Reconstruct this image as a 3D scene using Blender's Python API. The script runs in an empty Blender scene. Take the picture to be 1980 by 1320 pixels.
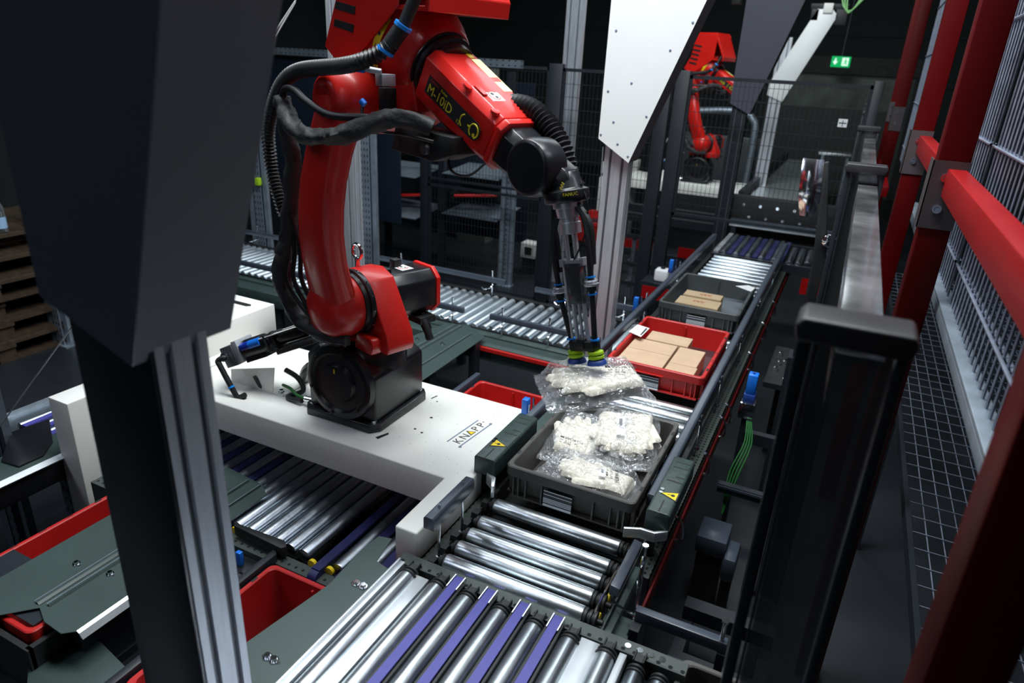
import bpy, bmesh, math, random
from mathutils import Vector, Matrix, noise
random.seed(7)
PI = math.pi
SC = bpy.context.scene
COL = SC.collection

# ------------------------------------------------------------------ camera
f_px = 1325.0
Yc = Vector((1688-990, 660-150, -f_px)).normalized()
Zc = -Vector((815-990, 660-3900, -f_px)).normalized()
Zc = (Zc - Yc*Zc.dot(Yc)*0.5).normalized()
Yc = (Yc - Zc*Zc.dot(Yc)).normalized()
Xc = Yc.cross(Zc)
R = Matrix((Xc, Yc, Zc))
cam = bpy.data.cameras.new('camera')
cam.sensor_width = 36.0
cam.lens = f_px/1980*36
cam.clip_start = 0.05
cam.dof.use_dof = True
cam.dof.focus_distance = 2.15
cam.dof.aperture_fstop = 3.2
camo = bpy.data.objects.new('camera', cam)
COL.objects.link(camo)
camo.matrix_world = Matrix.Translation((0, 0, 2.1)) @ R.to_4x4()
SC.camera = camo

# ------------------------------------------------------------------ world, lights, exposure
W = bpy.data.worlds.new('world'); SC.world = W
W.use_nodes = True
bg = W.node_tree.nodes['Background']
bg.inputs[0].default_value = (0.30, 0.45, 0.70, 1)
bg.inputs[1].default_value = 0.010
def area(name, loc, aim, sx, sy, power, col=(1, 1, 1)):
    l = bpy.data.lights.new(name, 'AREA'); l.shape = 'RECTANGLE'
    l.size = sx; l.size_y = sy; l.energy = power; l.color = col
    o = bpy.data.objects.new(name, l); COL.objects.link(o)
    o.location = loc
    o.rotation_euler = (Vector(aim)-Vector(loc)).to_track_quat('-Z', 'Y').to_euler()
    return o
area('hall_or_fill_lamp', (-1.0, 2.0, 4.4), (-1.0, 2.0, 0.8), 2.6, 1.1, 185, (0.93, 0.98, 1.0))
area('hall_or_fill_lamp', (-1.3, 6.6, 4.6), (-1.2, 8.2, 0.8), 1.6, 0.8, 100, (0.90, 0.98, 1.0))
area('hall_or_fill_lamp', (-2.4, 4.5, 4.4), (-2.3, 4.1, 0.6), 3.0, 1.0, 44, (0.80, 0.92, 1.0))
area('hall_or_fill_lamp', (-4.2, 1.6, 5.2), (-3.2, 2.0, 0.0), 1.6, 0.4, 16, (0.80, 0.88, 1.0))
area('hall_or_fill_lamp', (2.4, 2.9, 5.4), (-0.4, 1.0, 1.2), 0.5, 1.0, 28, (0.80, 0.86, 1.0))  # unseen lamp added from the right to brighten cover and post flanks
area('hall_or_fill_lamp', (-5.0, -1.9, 5.6), (-4.6, -2.2, 0.0), 2.5, 0.6, 60, (0.75, 0.82, 1.0))  # unseen lamp added behind the camera for reflections on the near cover
SC.view_settings.view_transform = 'Standard'
SC.view_settings.look = 'None'
SC.view_settings.gamma = 1.0
SC.view_settings.exposure = 0.12

# ------------------------------------------------------------------ materials
def mat(name, col, rough=0.5, metal=0.0, var=0.12, scale=6.0, bump=0.0, bscale=60.0, coat=0.0, emit=None, spec=0.5, stretch=None):
    m = bpy.data.materials.new(name); m.use_nodes = True
    nt = m.node_tree; p = nt.nodes['Principled BSDF']
    tc = nt.nodes.new('ShaderNodeTexCoord')
    src = tc.outputs['Object']
    if stretch:
        mp = nt.nodes.new('ShaderNodeMapping'); mp.inputs['Scale'].default_value = stretch
        nt.links.new(src, mp.inputs['Vector']); src = mp.outputs['Vector']
    nz = nt.nodes.new('ShaderNodeTexNoise'); nz.inputs['Scale'].default_value = scale; nz.inputs['Detail'].default_value = 6
    nt.links.new(src, nz.inputs['Vector'])
    rp = nt.nodes.new('ShaderNodeValToRGB')
    c0 = [max(0, c*(1-var)) for c in col]; c1 = [min(1, c*(1+var)) for c in col]
    rp.color_ramp.elements[0].position = 0.3; rp.color_ramp.elements[1].position = 0.7
    rp.color_ramp.elements[0].color = (*c0, 1); rp.color_ramp.elements[1].color = (*c1, 1)
    nt.links.new(nz.outputs['Fac'], rp.inputs['Fac'])
    nt.links.new(rp.outputs['Color'], p.inputs['Base Color'])
    mr = nt.nodes.new('ShaderNodeMapRange')
    mr.inputs['To Min'].default_value = max(0.02, rough*(1-var)); mr.inputs['To Max'].default_value = min(1, rough*(1+var))
    nt.links.new(nz.outputs['Fac'], mr.inputs['Value']); nt.links.new(mr.outputs['Result'], p.inputs['Roughness'])
    p.inputs['Metallic'].default_value = metal
    p.inputs['Specular IOR Level'].default_value = spec
    if coat: p.inputs['Coat Weight'].default_value = coat; p.inputs['Coat Roughness'].default_value = 0.12
    if emit:
        p.inputs['Emission Color'].default_value = (*emit[0], 1); p.inputs['Emission Strength'].default_value = emit[1]
    if bump:
        n2 = nt.nodes.new('ShaderNodeTexNoise'); n2.inputs['Scale'].default_value = bscale; n2.inputs['Detail'].default_value = 4
        nt.links.new(src, n2.inputs['Vector'])
        b = nt.nodes.new('ShaderNodeBump'); b.inputs['Strength'].default_value = bump; b.inputs['Distance'].default_value = 0.01
        nt.links.new(n2.outputs['Fac'], b.inputs['Height']); nt.links.new(b.outputs['Normal'], p.inputs['Normal'])
    return m

def math_node(nt, op, a, b=None, c=None):
    n = nt.nodes.new('ShaderNodeMath'); n.operation = op
    for i, v in enumerate((a, b, c)):
        if v is None: continue
        if isinstance(v, (int, float)): n.inputs[i].default_value = v
        else: nt.links.new(v, n.inputs[i])
    return n.outputs[0]

def holes_mat(name, col, hole, pitch, size, axes='YZ', rough=0.45, metal=0.0, off=(0, 0), slot=(1, 1)):
    """sheet metal punched with a regular grid of holes (dark openings)"""
    m = mat(name, col, rough, metal)
    nt = m.node_tree; p = nt.nodes['Principled BSDF']
    tc = nt.nodes.new('ShaderNodeTexCoord'); sp = nt.nodes.new('ShaderNodeSeparateXYZ')
    nt.links.new(tc.outputs['Object'], sp.inputs[0])
    ds = []
    for k, ax in enumerate(axes):
        v = math_node(nt, 'ADD', sp.outputs['XYZ'.index(ax)], off[k]+100*pitch[k])
        v = math_node(nt, 'MODULO', v, pitch[k])
        v = math_node(nt, 'SUBTRACT', v, pitch[k]/2)
        v = math_node(nt, 'DIVIDE', v, slot[k])
        ds.append(math_node(nt, 'MULTIPLY', v, v))
    d = math_node(nt, 'SQRT', math_node(nt, 'ADD', ds[0], ds[1]))
    h = math_node(nt, 'LESS_THAN', d, size)
    old = p.inputs['Base Color'].links[0].from_socket
    mx = nt.nodes.new('ShaderNodeMixRGB'); nt.links.new(h, mx.inputs[0]); nt.links.new(old, mx.inputs[1]); mx.inputs[2].default_value = (*hole, 1)
    nt.links.new(mx.outputs[0], p.inputs['Base Color'])
    mt = math_node(nt, 'MULTIPLY', math_node(nt, 'SUBTRACT', 1.0, h), metal)
    nt.links.new(mt, p.inputs['Metallic'])
    ro = p.inputs['Roughness'].links[0].from_socket
    nt.links.new(math_node(nt, 'MAXIMUM', ro, math_node(nt, 'MULTIPLY', h, 0.9)), p.inputs['Roughness'])
    return m

def stripes_mat(name, base, bar, axis='X', scale=300.0, density=0.55, margin=None):
    m = mat(name, base, 0.5, 0, 0.03)
    nt = m.node_tree; p = nt.nodes['Principled BSDF']
    tc = nt.nodes.new('ShaderNodeTexCoord'); sp = nt.nodes.new('ShaderNodeSeparateXYZ')
    nt.links.new(tc.outputs['Object'], sp.inputs[0])
    v = math_node(nt, 'FLOOR', math_node(nt, 'MULTIPLY', sp.outputs['XYZ'.index(axis)], scale))
    wn = nt.nodes.new('ShaderNodeTexWhiteNoise'); wn.noise_dimensions = '1D'; nt.links.new(v, wn.inputs['W'])
    h = math_node(nt, 'LESS_THAN', wn.outputs['Value'], density)
    old = p.inputs['Base Color'].links[0].from_socket
    mx = nt.nodes.new('ShaderNodeMixRGB'); nt.links.new(h, mx.inputs[0]); nt.links.new(old, mx.inputs[1]); mx.inputs[2].default_value = (*bar, 1)
    nt.links.new(mx.outputs[0], p.inputs['Base Color'])
    return m

def film_mat(name, tint, fac0, fac1, rough=0.12, bump=0.6, bscale=28.0, crease_glint=0.0, milk=0.3):
    m = bpy.data.materials.new(name); m.use_nodes = True
    nt = m.node_tree; nt.nodes.clear()
    N = nt.nodes.new; K = nt.links.new
    out = N('ShaderNodeOutputMaterial'); mix = N('ShaderNodeMixShader'); tr = N('ShaderNodeBsdfTransparent')
    gl = N('ShaderNodeBsdfGlossy'); df = N('ShaderNodeBsdfDiffuse'); gm = N('ShaderNodeMixShader')
    tr.inputs[0].default_value = (*tint, 1)
    gl.inputs['Color'].default_value = (0.95, 0.97, 1, 1); gl.inputs['Roughness'].default_value = rough
    df.inputs['Color'].default_value = (0.85, 0.87, 0.90, 1)
    gm.inputs[0].default_value = milk; K(gl.outputs[0], gm.inputs[1]); K(df.outputs[0], gm.inputs[2])
    lw = N('ShaderNodeLayerWeight'); lw.inputs[0].default_value = 0.35
    mr = N('ShaderNodeMapRange'); mr.inputs['To Min'].default_value = fac0; mr.inputs['To Max'].default_value = fac1
    tc = N('ShaderNodeTexCoord'); nz = N('ShaderNodeTexNoise')
    nz.inputs['Scale'].default_value = bscale; nz.inputs['Detail'].default_value = 3; nz.inputs['Distortion'].default_value = 1.6
    b = N('ShaderNodeBump'); b.inputs['Strength'].default_value = bump; b.inputs['Distance'].default_value = 0.02
    K(tc.outputs['Object'], nz.inputs['Vector']); K(nz.outputs['Fac'], b.inputs['Height'])
    K(b.outputs['Normal'], gl.inputs['Normal']); K(b.outputs['Normal'], lw.inputs['Normal'])
    K(lw.outputs['Facing'], mr.inputs['Value']); fac = mr.outputs['Result']
    if crease_glint:  # thin white streaks painted in as highlights on film creases
        n2 = N('ShaderNodeTexNoise'); n2.inputs['Scale'].default_value = bscale*1.5; n2.inputs['Detail'].default_value = 2; n2.inputs['Distortion'].default_value = 2.5
        K(tc.outputs['Object'], n2.inputs['Vector'])
        d = math_node(nt, 'ABSOLUTE', math_node(nt, 'SUBTRACT', n2.outputs['Fac'], 0.5))
        c = math_node(nt, 'MULTIPLY', math_node(nt, 'LESS_THAN', d, 0.012), crease_glint)
        fac = math_node(nt, 'MINIMUM', math_node(nt, 'ADD', fac, c), 0.95)
    K(fac, mix.inputs[0])
    K(tr.outputs[0], mix.inputs[1]); K(gm.outputs[0], mix.inputs[2]); K(mix.outputs[0], out.inputs[0])
    return m

M = {}
M['red'] = mat('red_paint', (0.64, 0.013, 0.008), 0.36, 0, 0.06, 9, 0.03, 160, coat=0.25)
M['red_dark'] = mat('red_steel_shaded', (0.085, 0.0004, 0.0009), 0.45, 0, 0.10, 5, 0.03, 120, spec=0.18)  # post paint darkened so its colour carries the shade
M['red_bar'] = mat('red_steel_lighter', (0.30, 0.003, 0.004), 0.40, 0, 0.10, 5, 0.03, 120, spec=0.3)  # same red kept lighter in colour for the lit fence rails
M['tote_red'] = mat('red_plastic', (0.46, 0.010, 0.009), 0.46, 0, 0.10, 8)
M['white'] = mat('white_powder_coat', (0.80, 0.80, 0.76), 0.42, 0, 0.03, 4, 0.03, 300)
M['cover_white'] = mat('white_sheet_cover', (0.78, 0.80, 0.80), 0.45, 0, 0.02, 3)
M['cover_grey'] = mat('graphite_sheet_cover', (0.11, 0.135, 0.17), 0.22, 0, 0.05, 3, coat=0.4)
M['black'] = mat('black_paint', (0.010, 0.011, 0.014), 0.30, 0, 0.15, 8)
M['blackm'] = mat('matt_black', (0.010, 0.011, 0.012), 0.55, 0, 0.2, 12)
M['rubber'] = mat('black_hose_rubber', (0.018, 0.019, 0.021), 0.42, 0, 0.15, 20)
M['sleeve'] = mat('black_fabric_sleeve', (0.026, 0.027, 0.029), 0.62, 0, 0.3, 25, 0.5, 40)
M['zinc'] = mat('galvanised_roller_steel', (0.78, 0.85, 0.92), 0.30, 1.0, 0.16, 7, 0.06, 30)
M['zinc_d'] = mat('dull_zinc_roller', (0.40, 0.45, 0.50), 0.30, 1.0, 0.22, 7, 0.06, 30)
M['zinc_r'] = mat('satin_zinc_roller', (0.72, 0.80, 0.86), 0.46, 1.0, 0.10, 7)
M['chrome'] = mat('polished_steel', (0.80, 0.82, 0.86), 0.12, 1.0, 0.05, 9)
M['satin'] = mat('satin_turned_metal', (0.72, 0.74, 0.78), 0.34, 0.7, 0.06, 30)
M['alu'] = mat('anodised_aluminium', (0.60, 0.63, 0.68), 0.42, 0.65, 0.10, 14, 0.05, 50, stretch=(6, 6, 0.6))
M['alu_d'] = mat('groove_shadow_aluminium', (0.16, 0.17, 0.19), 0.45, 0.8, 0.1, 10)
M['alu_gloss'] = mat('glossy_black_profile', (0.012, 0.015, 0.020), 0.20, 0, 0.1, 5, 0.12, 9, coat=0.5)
M['sheet'] = mat('bright_zinc_sheet', (0.78, 0.82, 0.85), 0.38, 0.85, 0.06, 12)
M['plate'] = mat('dark_green_grey_plate', (0.040, 0.064, 0.060), 0.42, 0, 0.08, 5, 0.02, 200)
M['plate_hi'] = mat('green_grey_cover', (0.036, 0.058, 0.054), 0.38, 0, 0.22, 26, 0.15, 60)
M['rail'] = mat('slate_guide_rail', (0.050, 0.062, 0.085), 0.34, 0, 0.10, 12)
M['anth'] = mat('anthracite_fence_paint', (0.012, 0.016, 0.022), 0.45, 0, 0.12, 7)
M['wire'] = mat('anthracite_wire', (0.014, 0.017, 0.020), 0.5, 0, 0.1, 7)
M['gwire'] = mat('galvanised_wire', (0.34, 0.38, 0.48), 0.42, 0.6, 0.18, 22)
M['galv'] = mat('galvanised_sheet', (0.42, 0.50, 0.58), 0.42, 0.7, 0.14, 16)
M['galv_dk'] = mat('dull_galvanised_steel', (0.12, 0.14, 0.17), 0.5, 0.5, 0.15, 16)
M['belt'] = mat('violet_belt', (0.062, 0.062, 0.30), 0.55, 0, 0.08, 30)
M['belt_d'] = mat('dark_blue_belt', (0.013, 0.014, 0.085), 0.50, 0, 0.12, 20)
M['yellow'] = mat('yellow_plastic', (0.80, 0.58, 0.01), 0.45, 0, 0.06)
M['blue'] = mat('blue_plastic', (0.01, 0.17, 0.72), 0.35, 0, 0.06)
M['cyanb'] = mat('bright_blue_ring', (0.01, 0.28, 0.90), 0.35, 0, 0.06)
M['navy'] = mat('navy_rubber', (0.015, 0.05, 0.25), 0.45, 0, 0.1)
M['lime'] = mat('lime_rubber', (0.38, 0.62, 0.02), 0.45, 0, 0.1)
M['green'] = mat('green_cable', (0.015, 0.13, 0.025), 0.45, 0, 0.1)
M['tote_grey'] = mat('grey_brown_plastic', (0.075, 0.072, 0.068), 0.48, 0, 0.08, 9)
M['tote_dk'] = mat('dark_grey_plastic', (0.062, 0.070, 0.073), 0.48, 0, 0.08, 9)
M['tote_floor'] = mat('grey_tray_floor', (0.14, 0.16, 0.18), 0.40, 0, 0.08, 9)
M['card'] = mat('cardboard', (0.54, 0.375, 0.25), 0.75, 0, 0.07, 14)
M['card2'] = mat('yellowish_cardboard', (0.56, 0.40, 0.24), 0.75, 0, 0.06, 14)
M['card_d'] = mat('cardboard_seam', (0.13, 0.075, 0.045), 0.85, 0, 0.1, 20)
M['paper'] = mat('white_paper', (0.80, 0.81, 0.82), 0.55, 0, 0.02)
M['glove'] = mat('cream_cotton', (0.86, 0.81, 0.70), 0.9, 0, 0.05, 22, 0.35, 320)
M['glove_w'] = mat('white_cotton', (0.80, 0.80, 0.78), 0.9, 0, 0.04, 22, 0.35, 320)
M['ink'] = mat('black_ink', (0.02, 0.02, 0.022), 0.6)
M['ink_red'] = mat('red_ink', (0.55, 0.05, 0.03), 0.7)
M['ink_y'] = mat('yellow_ink', (0.85, 0.72, 0.02), 0.5)
M['ink_b'] = mat('steel_blue_ink', (0.14, 0.19, 0.26), 0.5)
M['barv'] = stripes_mat('barcode_print', (0.72, 0.78, 0.82), (0.02, 0.02, 0.03), 'Z', 420, 0.5)
M['barx'] = stripes_mat('small_barcode_print', (0.8, 0.8, 0.82), (0.02, 0.02, 0.05), 'X', 500, 0.5)
M['film'] = film_mat('clear_plastic_film', (0.995, 0.998, 1.0), 0.06, 0.60, 0.10, 1.0, 26, 0.35, 0.22)
M['glass'] = film_mat('tinted_acrylic', (0.34, 0.35, 0.37), 0.12, 0.5, 0.12, 0.12, 3, 0, 0.25)
M['clear'] = film_mat('clear_acrylic', (0.80, 0.82, 0.84), 0.06, 0.35, 0.10, 0.1, 6)
M['bottle'] = film_mat('blue_green_glass', (0.30, 0.48, 0.50), 0.2, 0.7, 0.06, 0.05, 10)
M['strip'] = mat('mirror_steel_strip', (0.36, 0.37, 0.38), 0.20, 0.8, 0.55, 7, 0.15, 10)
M['wood'] = mat('pallet_wood', (0.050, 0.030, 0.016), 0.8, 0, 0.35, 6, 0.3, 40, stretch=(1, 6, 6))
M['perf'] = holes_mat('punched_frame_steel', (0.040, 0.050, 0.046), (0.003, 0.003, 0.003), (0.024, 0.05), 0.0048, 'YX')
M['perfx'] = holes_mat('punched_crossbar_steel', (0.050, 0.062, 0.058), (0.003, 0.003, 0.003), (0.029, 0.06), 0.0055, 'XY', off=(0, 0.012))
M['perf_side'] = holes_mat('finely_punched_cover', (0.045, 0.058, 0.053), (0.002, 0.002, 0.002), (0.022, 0.018), 0.0045, 'YX', slot=(1.5, 1))
M['perf_zinc'] = holes_mat('punched_rack_upright', (0.34, 0.40, 0.48), (0.01, 0.012, 0.015), (0.05, 0.03), 0.009, 'ZX', 0.4, 0.6, slot=(1.4, 0.6))
M['perf_dk'] = holes_mat('dark_punched_upright', (0.06, 0.075, 0.10), (0.004, 0.005, 0.006), (0.05, 0.03), 0.009, 'ZX', 0.45, 0.3, slot=(1.4, 0.6))
M['perf_railz'] = holes_mat('punched_strut_rail', (0.20, 0.25, 0.29), (0.005, 0.006, 0.008), (0.055, 0.035), 0.009, 'XZ', 0.4, 0.6, slot=(1.0, 0.6))
M['exit'] = mat('exit_sign_green', (0.0, 0.30, 0.08), 0.5, emit=((0.0, 0.45, 0.12), 0.8))
M['exit_w'] = mat('exit_sign_white', (0.8, 0.9, 0.85), 0.5, emit=((0.75, 1.0, 0.85), 0.9))
M['wall'] = mat('dark_hall_wall', (0.022, 0.032, 0.034), 0.8, 0, 0.15, 0.8)
M['ceil'] = mat('dark_ceiling', (0.012, 0.014, 0.015), 0.85, 0, 0.2, 1)
M['panel_navy'] = mat('navy_partition', (0.010, 0.016, 0.028), 0.32, 0, 0.1, 2)
M['door'] = mat('grey_green_door', (0.05, 0.065, 0.06), 0.5, 0, 0.15, 3)
# floor: sealed grey concrete with faint blotches
M['floor'] = mat('sealed_concrete', (0.016, 0.019, 0.024), 0.42, 0, 0.25, 1.6, 0.05, 9)

# ------------------------------------------------------------------ mesh builder
WO = {}
ONE_MESH = {'rib', 'rivet', 'wires', 'chips', 'text', 'print', 'mark', 'lettering', 'comb', 'triangle', 'symbol', 'glove', 'figure'}
def apart(bm):
    """split a bmesh into its far-apart pieces (each leg, cap, ring ... becomes a mesh of its own)"""
    bm.verts.ensure_lookup_table(); bm.verts.index_update()
    comp = [-1]*len(bm.verts); k = 0
    for v in bm.verts:
        if comp[v.index] >= 0: continue
        st = [v]; comp[v.index] = k
        while st:
            a = st.pop()
            for e in a.link_edges:
                b = e.other_vert(a)
                if comp[b.index] < 0: comp[b.index] = k; st.append(b)
        k += 1
    if k == 1 or k > 60: return [bm]
    lo = [[1e9]*3 for _ in range(k)]; hi = [[-1e9]*3 for _ in range(k)]
    for v in bm.verts:
        c = comp[v.index]
        for i in range(3): lo[c][i] = min(lo[c][i], v.co[i]); hi[c][i] = max(hi[c][i], v.co[i])
    par = list(range(k))
    def find(i):
        while par[i] != i: i = par[i]
        return i
    for i in range(k):
        for j in range(i):
            g = math.sqrt(sum(max(0, lo[i][a]-hi[j][a], lo[j][a]-hi[i][a])**2 for a in range(3)))
            L = max(max(hi[i][a]-lo[i][a] for a in range(3)), max(hi[j][a]-lo[j][a] for a in range(3)))
            if g < 0.006 or g < 0.05*L and g < 0.02: par[find(i)] = find(j)
    roots = sorted({find(i) for i in range(k)})
    if len(roots) == 1: return [bm]
    out = []
    for r_ in roots:
        b = bmesh.new(); mp = {}
        for v in bm.verts:
            if find(comp[v.index]) == r_: mp[v.index] = b.verts.new(v.co)
        for f in bm.faces:
            if f.verts[0].index in mp:
                try: b.faces.new([mp[v.index] for v in f.verts])
                except ValueError: pass
        out.append(b)
    bm.free(); return out
class MB:
    def __init__(s, mtx=None):
        s.v = []; s.f = []; s.m = mtx or Matrix.Identity(4)
    def add(s, vs, fs):
        n = len(s.v); s.v += [s.m @ Vector(v) for v in vs]; s.f += [[i+n for i in f] for f in fs]; return s
    def box(s, x0, x1, y0, y1, z0, z1):
        x0, x1 = sorted((x0, x1)); y0, y1 = sorted((y0, y1)); z0, z1 = sorted((z0, z1))
        vs = [(x, y, z) for z in (z0, z1) for y in (y0, y1) for x in (x0, x1)]
        return s.add(vs, [(0, 2, 3, 1), (4, 5, 7, 6), (0, 1, 5, 4), (2, 6, 7, 3), (0, 4, 6, 2), (1, 3, 7, 5)])
    def quad(s, a, b, c, d): return s.add([a, b, c, d], [(0, 1, 2, 3)])
    def lathe(s, p, d, prof, n=24, cap=True):
        d = Vector(d).normalized(); p = Vector(p)
        u = d.orthogonal().normalized(); w = d.cross(u)
        vs = []; fs = []
        for (h, r) in prof:
            for k in range(n):
                a = 2*PI*k/n; vs.append(p+d*h+u*(r*math.cos(a))+w*(r*math.sin(a)))
        for i in range(len(prof)-1):
            for k in range(n):
                k2 = (k+1) % n; fs.append((i*n+k, i*n+k2, (i+1)*n+k2, (i+1)*n+k))
        if cap:
            fs.append(tuple(range(n))[::-1]); fs.append(tuple(range((len(prof)-1)*n, len(prof)*n)))
        return s.add(vs, fs)
    def cyl(s, a, b, r, n=16, r2=None):
        a = Vector(a); b = Vector(b)
        return s.lathe(a, b-a, [(0, r), ((b-a).length, r if r2 is None else r2)], n)
    def prism(s, poly, ax, lo, hi):
        """poly in the plane across axis ax ('x': (y,z), 'y': (x,z), 'z': (x,y))"""
        def P(a, b, t): return {'x': (t, a, b), 'y': (a, t, b), 'z': (a, b, t)}[ax]
        n = len(poly)
        vs = [P(a, b, lo) for a, b in poly]+[P(a, b, hi) for a, b in poly]
        fs = [tuple(range(n)), tuple(range(2*n-1, n-1, -1))]+[(k, k+n, (k+1) % n+n, (k+1) % n) for k in range(n)]
        return s.add(vs, fs)
    def tube(s, path, r, n=10, ripple=0, pitch=0.01, closed=False, rough=0, seed=0):
        P_ = [Vector(p) for p in path]
        vs = []; fs = []; up = None; L = 0
        rs = []
        for i, p in enumerate(P_):
            t = (P_[min(i+1, len(P_)-1)]-P_[max(i-1, 0)]).normalized()
            if up is None: up = t.orthogonal().normalized()
            up = (up-t*up.dot(t)).normalized(); w = t.cross(up)
            rr = r[i] if isinstance(r, (list, tuple)) else r
            if ripple: rr += ripple*(1 if i % 2 else -1)
            for k in range(n):
                a = 2*PI*k/n
                q = rr
                if rough: q = rr*(1+rough*noise.noise(Vector((p.x*17+1.2*math.cos(a)+seed, p.y*17+1.2*math.sin(a), p.z*17)))+0.25*rough*noise.noise(Vector((p.x*70+2*math.cos(a), p.y*70+2*math.sin(a)+seed, p.z*70))))
                vs.append(p+up*(q*math.cos(a))+w*(q*math.sin(a)))
        for i in range(len(P_)-1):
            for k in range(n):
                k2 = (k+1) % n; fs.append((i*n+k, i*n+k2, (i+1)*n+k2, (i+1)*n+k))
        fs.append(tuple(range(n))[::-1]); fs.append(tuple(range((len(P_)-1)*n, len(P_)*n)))
        return s.add(vs, fs)
    def loft(s, secs):
        """secs: list of equally long point rings"""
        n = len(secs[0]); vs = [p for r in secs for p in r]; fs = []
        for i in range(len(secs)-1):
            for k in range(n):
                k2 = (k+1) % n; fs.append((i*n+k, i*n+k2, (i+1)*n+k2, (i+1)*n+k))
        fs.append(tuple(range(n))[::-1]); fs.append(tuple(range((len(secs)-1)*n, len(secs)*n)))
        return s.add(vs, fs)
    def build(s, name, m, parent=None, bevel=0, seg=2, smooth=True, angle=40, mods=None):
        bm = bmesh.new()
        org = WO.get(parent.name, Vector()) if parent else Vector()
        if not parent and s.v:
            lo = Vector([min(v[i] for v in s.v) for i in range(3)]); hi = Vector([max(v[i] for v in s.v) for i in range(3)])
            org = Vector(((lo.x+hi.x)/2, (lo.y+hi.y)/2, lo.z))
        bv = [bm.verts.new(v-org) for v in s.v]
        for f in s.f:
            try: bm.faces.new([bv[i] for i in f])
            except ValueError: pass
        bmesh.ops.recalc_face_normals(bm, faces=bm.faces)
        if bevel:
            es = [e for e in bm.edges if len(e.link_faces) == 2 and e.calc_face_angle(0) > 0.5]
            bmesh.ops.bevel(bm, geom=es, offset=bevel, segments=seg, profile=0.5, affect='EDGES', clamp_overlap=True)
        parts = [bm]
        if parent and not (set(name.split('_')) & ONE_MESH): parts = apart(bm)
        first = None
        for b in parts:
            me = bpy.data.meshes.new(name); b.to_mesh(me); b.free()
            if smooth:
                me.shade_smooth(); me.set_sharp_from_angle(angle=math.radians(angle))
            me.materials.append(m)
            o = bpy.data.objects.new(name, me); COL.objects.link(o)
            if parent: o.parent = parent
            else: o.location = org
            WO[o.name] = org
            first = first or o
        return first

def tag(o, label, cat, group=None, kind=None):
    if label: o['label'] = label
    if cat: o['category'] = cat
    if group: o['group'] = group
    if kind: o['kind'] = kind
    return o
def thing(name, loc, label, cat, group=None):
    o = bpy.data.objects.new(name, None); COL.objects.link(o); o.location = loc
    o.empty_display_size = 0.1
    WO[o.name] = Vector(loc)
    return tag(o, label, cat, group)
def struct(o): o['kind'] = 'structure'; return o
def kids(o): return [c for c in CH if c.parent == o]
def copy_tree(o, offset=None, label=None, parent=None, allobj=None):
    allobj = allobj or list(COL.objects)
    c = o.copy(); COL.objects.link(c)
    if parent: c.parent = parent
    if offset is not None: c.location = o.location+Vector(offset)
    if label: c['label'] = label
    WO[c.name] = (WO.get(o.name, Vector())+Vector(offset or (0, 0, 0)))
    for ch in [x for x in allobj if x.parent == o]: copy_tree(ch, None, None, c, allobj)
    return c
def smooth_path(pts, n=8):
    P_ = [Vector(p) for p in pts]; out = []
    for i in range(len(P_)-1):
        p0 = P_[max(i-1, 0)]; p1 = P_[i]; p2 = P_[i+1]; p3 = P_[min(i+2, len(P_)-1)]
        for k in range(n):
            t = k/n
            out.append(0.5*((2*p1)+(p2-p0)*t+(2*p0-5*p1+4*p2-p3)*t*t+(3*p1-p0-3*p2+p3)*t*t*t))
    out.append(P_[-1]); return out
def resample(path, step):
    out = [path[0].copy()]; acc = 0
    for a, b in zip(path, path[1:]):
        L = (b-a).length; 
        while acc+L >= step and L > 1e-9:
            t = (step-acc)/L; a = a+(b-a)*t; out.append(a.copy()); L = (b-a).length; acc = 0
        acc += L
    return out
def frame(o, ex, ey):
    ex = Vector(ex).normalized(); ey = Vector(ey); ey = (ey-ex*ey.dot(ex)).normalized(); ez = ex.cross(ey)
    m = Matrix((ex, ey, ez)).transposed().to_4x4(); m.translation = Vector(o); return m
def text(name, body, size, m, parent, mtx, align='LEFT'):
    cu = bpy.data.curves.new('t', 'FONT'); cu.body = body; cu.size = size; cu.align_x = align; cu.extrude = 0.0003
    cu.resolution_u = 2
    to = bpy.data.objects.new('t', cu); COL.objects.link(to)
    me = bpy.data.meshes.new_from_object(to)
    bpy.data.objects.remove(to); bpy.data.curves.remove(cu)
    mb = MB(mtx)
    mb.add([v.co for v in me.vertices], [tuple(p.vertices) for p in me.polygons])
    bpy.data.meshes.remove(me)
    return mb.build(name, m, parent, smooth=False)
def bolt(mb, p, d, r=0.006, h=0.004):
    mb.lathe(p, d, [(0, r*1.5), (h*0.4, r*1.5), (h*0.4, r), (h*1.3, r*0.9)], 10)

# ------------------------------------------------------------------ the hall
struct(MB().box(-9, 5, -3, 15.1, -0.1, 0).build('floor', M['floor'], smooth=False))
struct(MB().box(-9, 5, -3, 15.1, 6.6, 6.7).build('ceiling', M['ceil'], smooth=False))
struct(MB().box(-9.1, -9, -3, 15.1, 0, 6.6).build('wall_left', M['wall'], smooth=False))
struct(MB().box(5, 5.1, -3, 15.1, 0, 6.6).build('wall_right', M['wall'], smooth=False))
struct(MB().box(-9, 5, -3.1, -3, 0, 6.6).build('wall_front', M['wall'], smooth=False))
struct(MB().box(-9, 5, 15, 15.1, 0, 6.6).build('wall_back', M['wall'], smooth=False))
def wallribs():
    mb = MB()
    for z in (1.2, 2.0, 2.8, 3.6, 4.4): mb.box(-9, 5, 14.97, 15.0, z, z+0.03)
    return struct(mb.build('trim_1', M['wall'], smooth=False))
wallribs()
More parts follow.
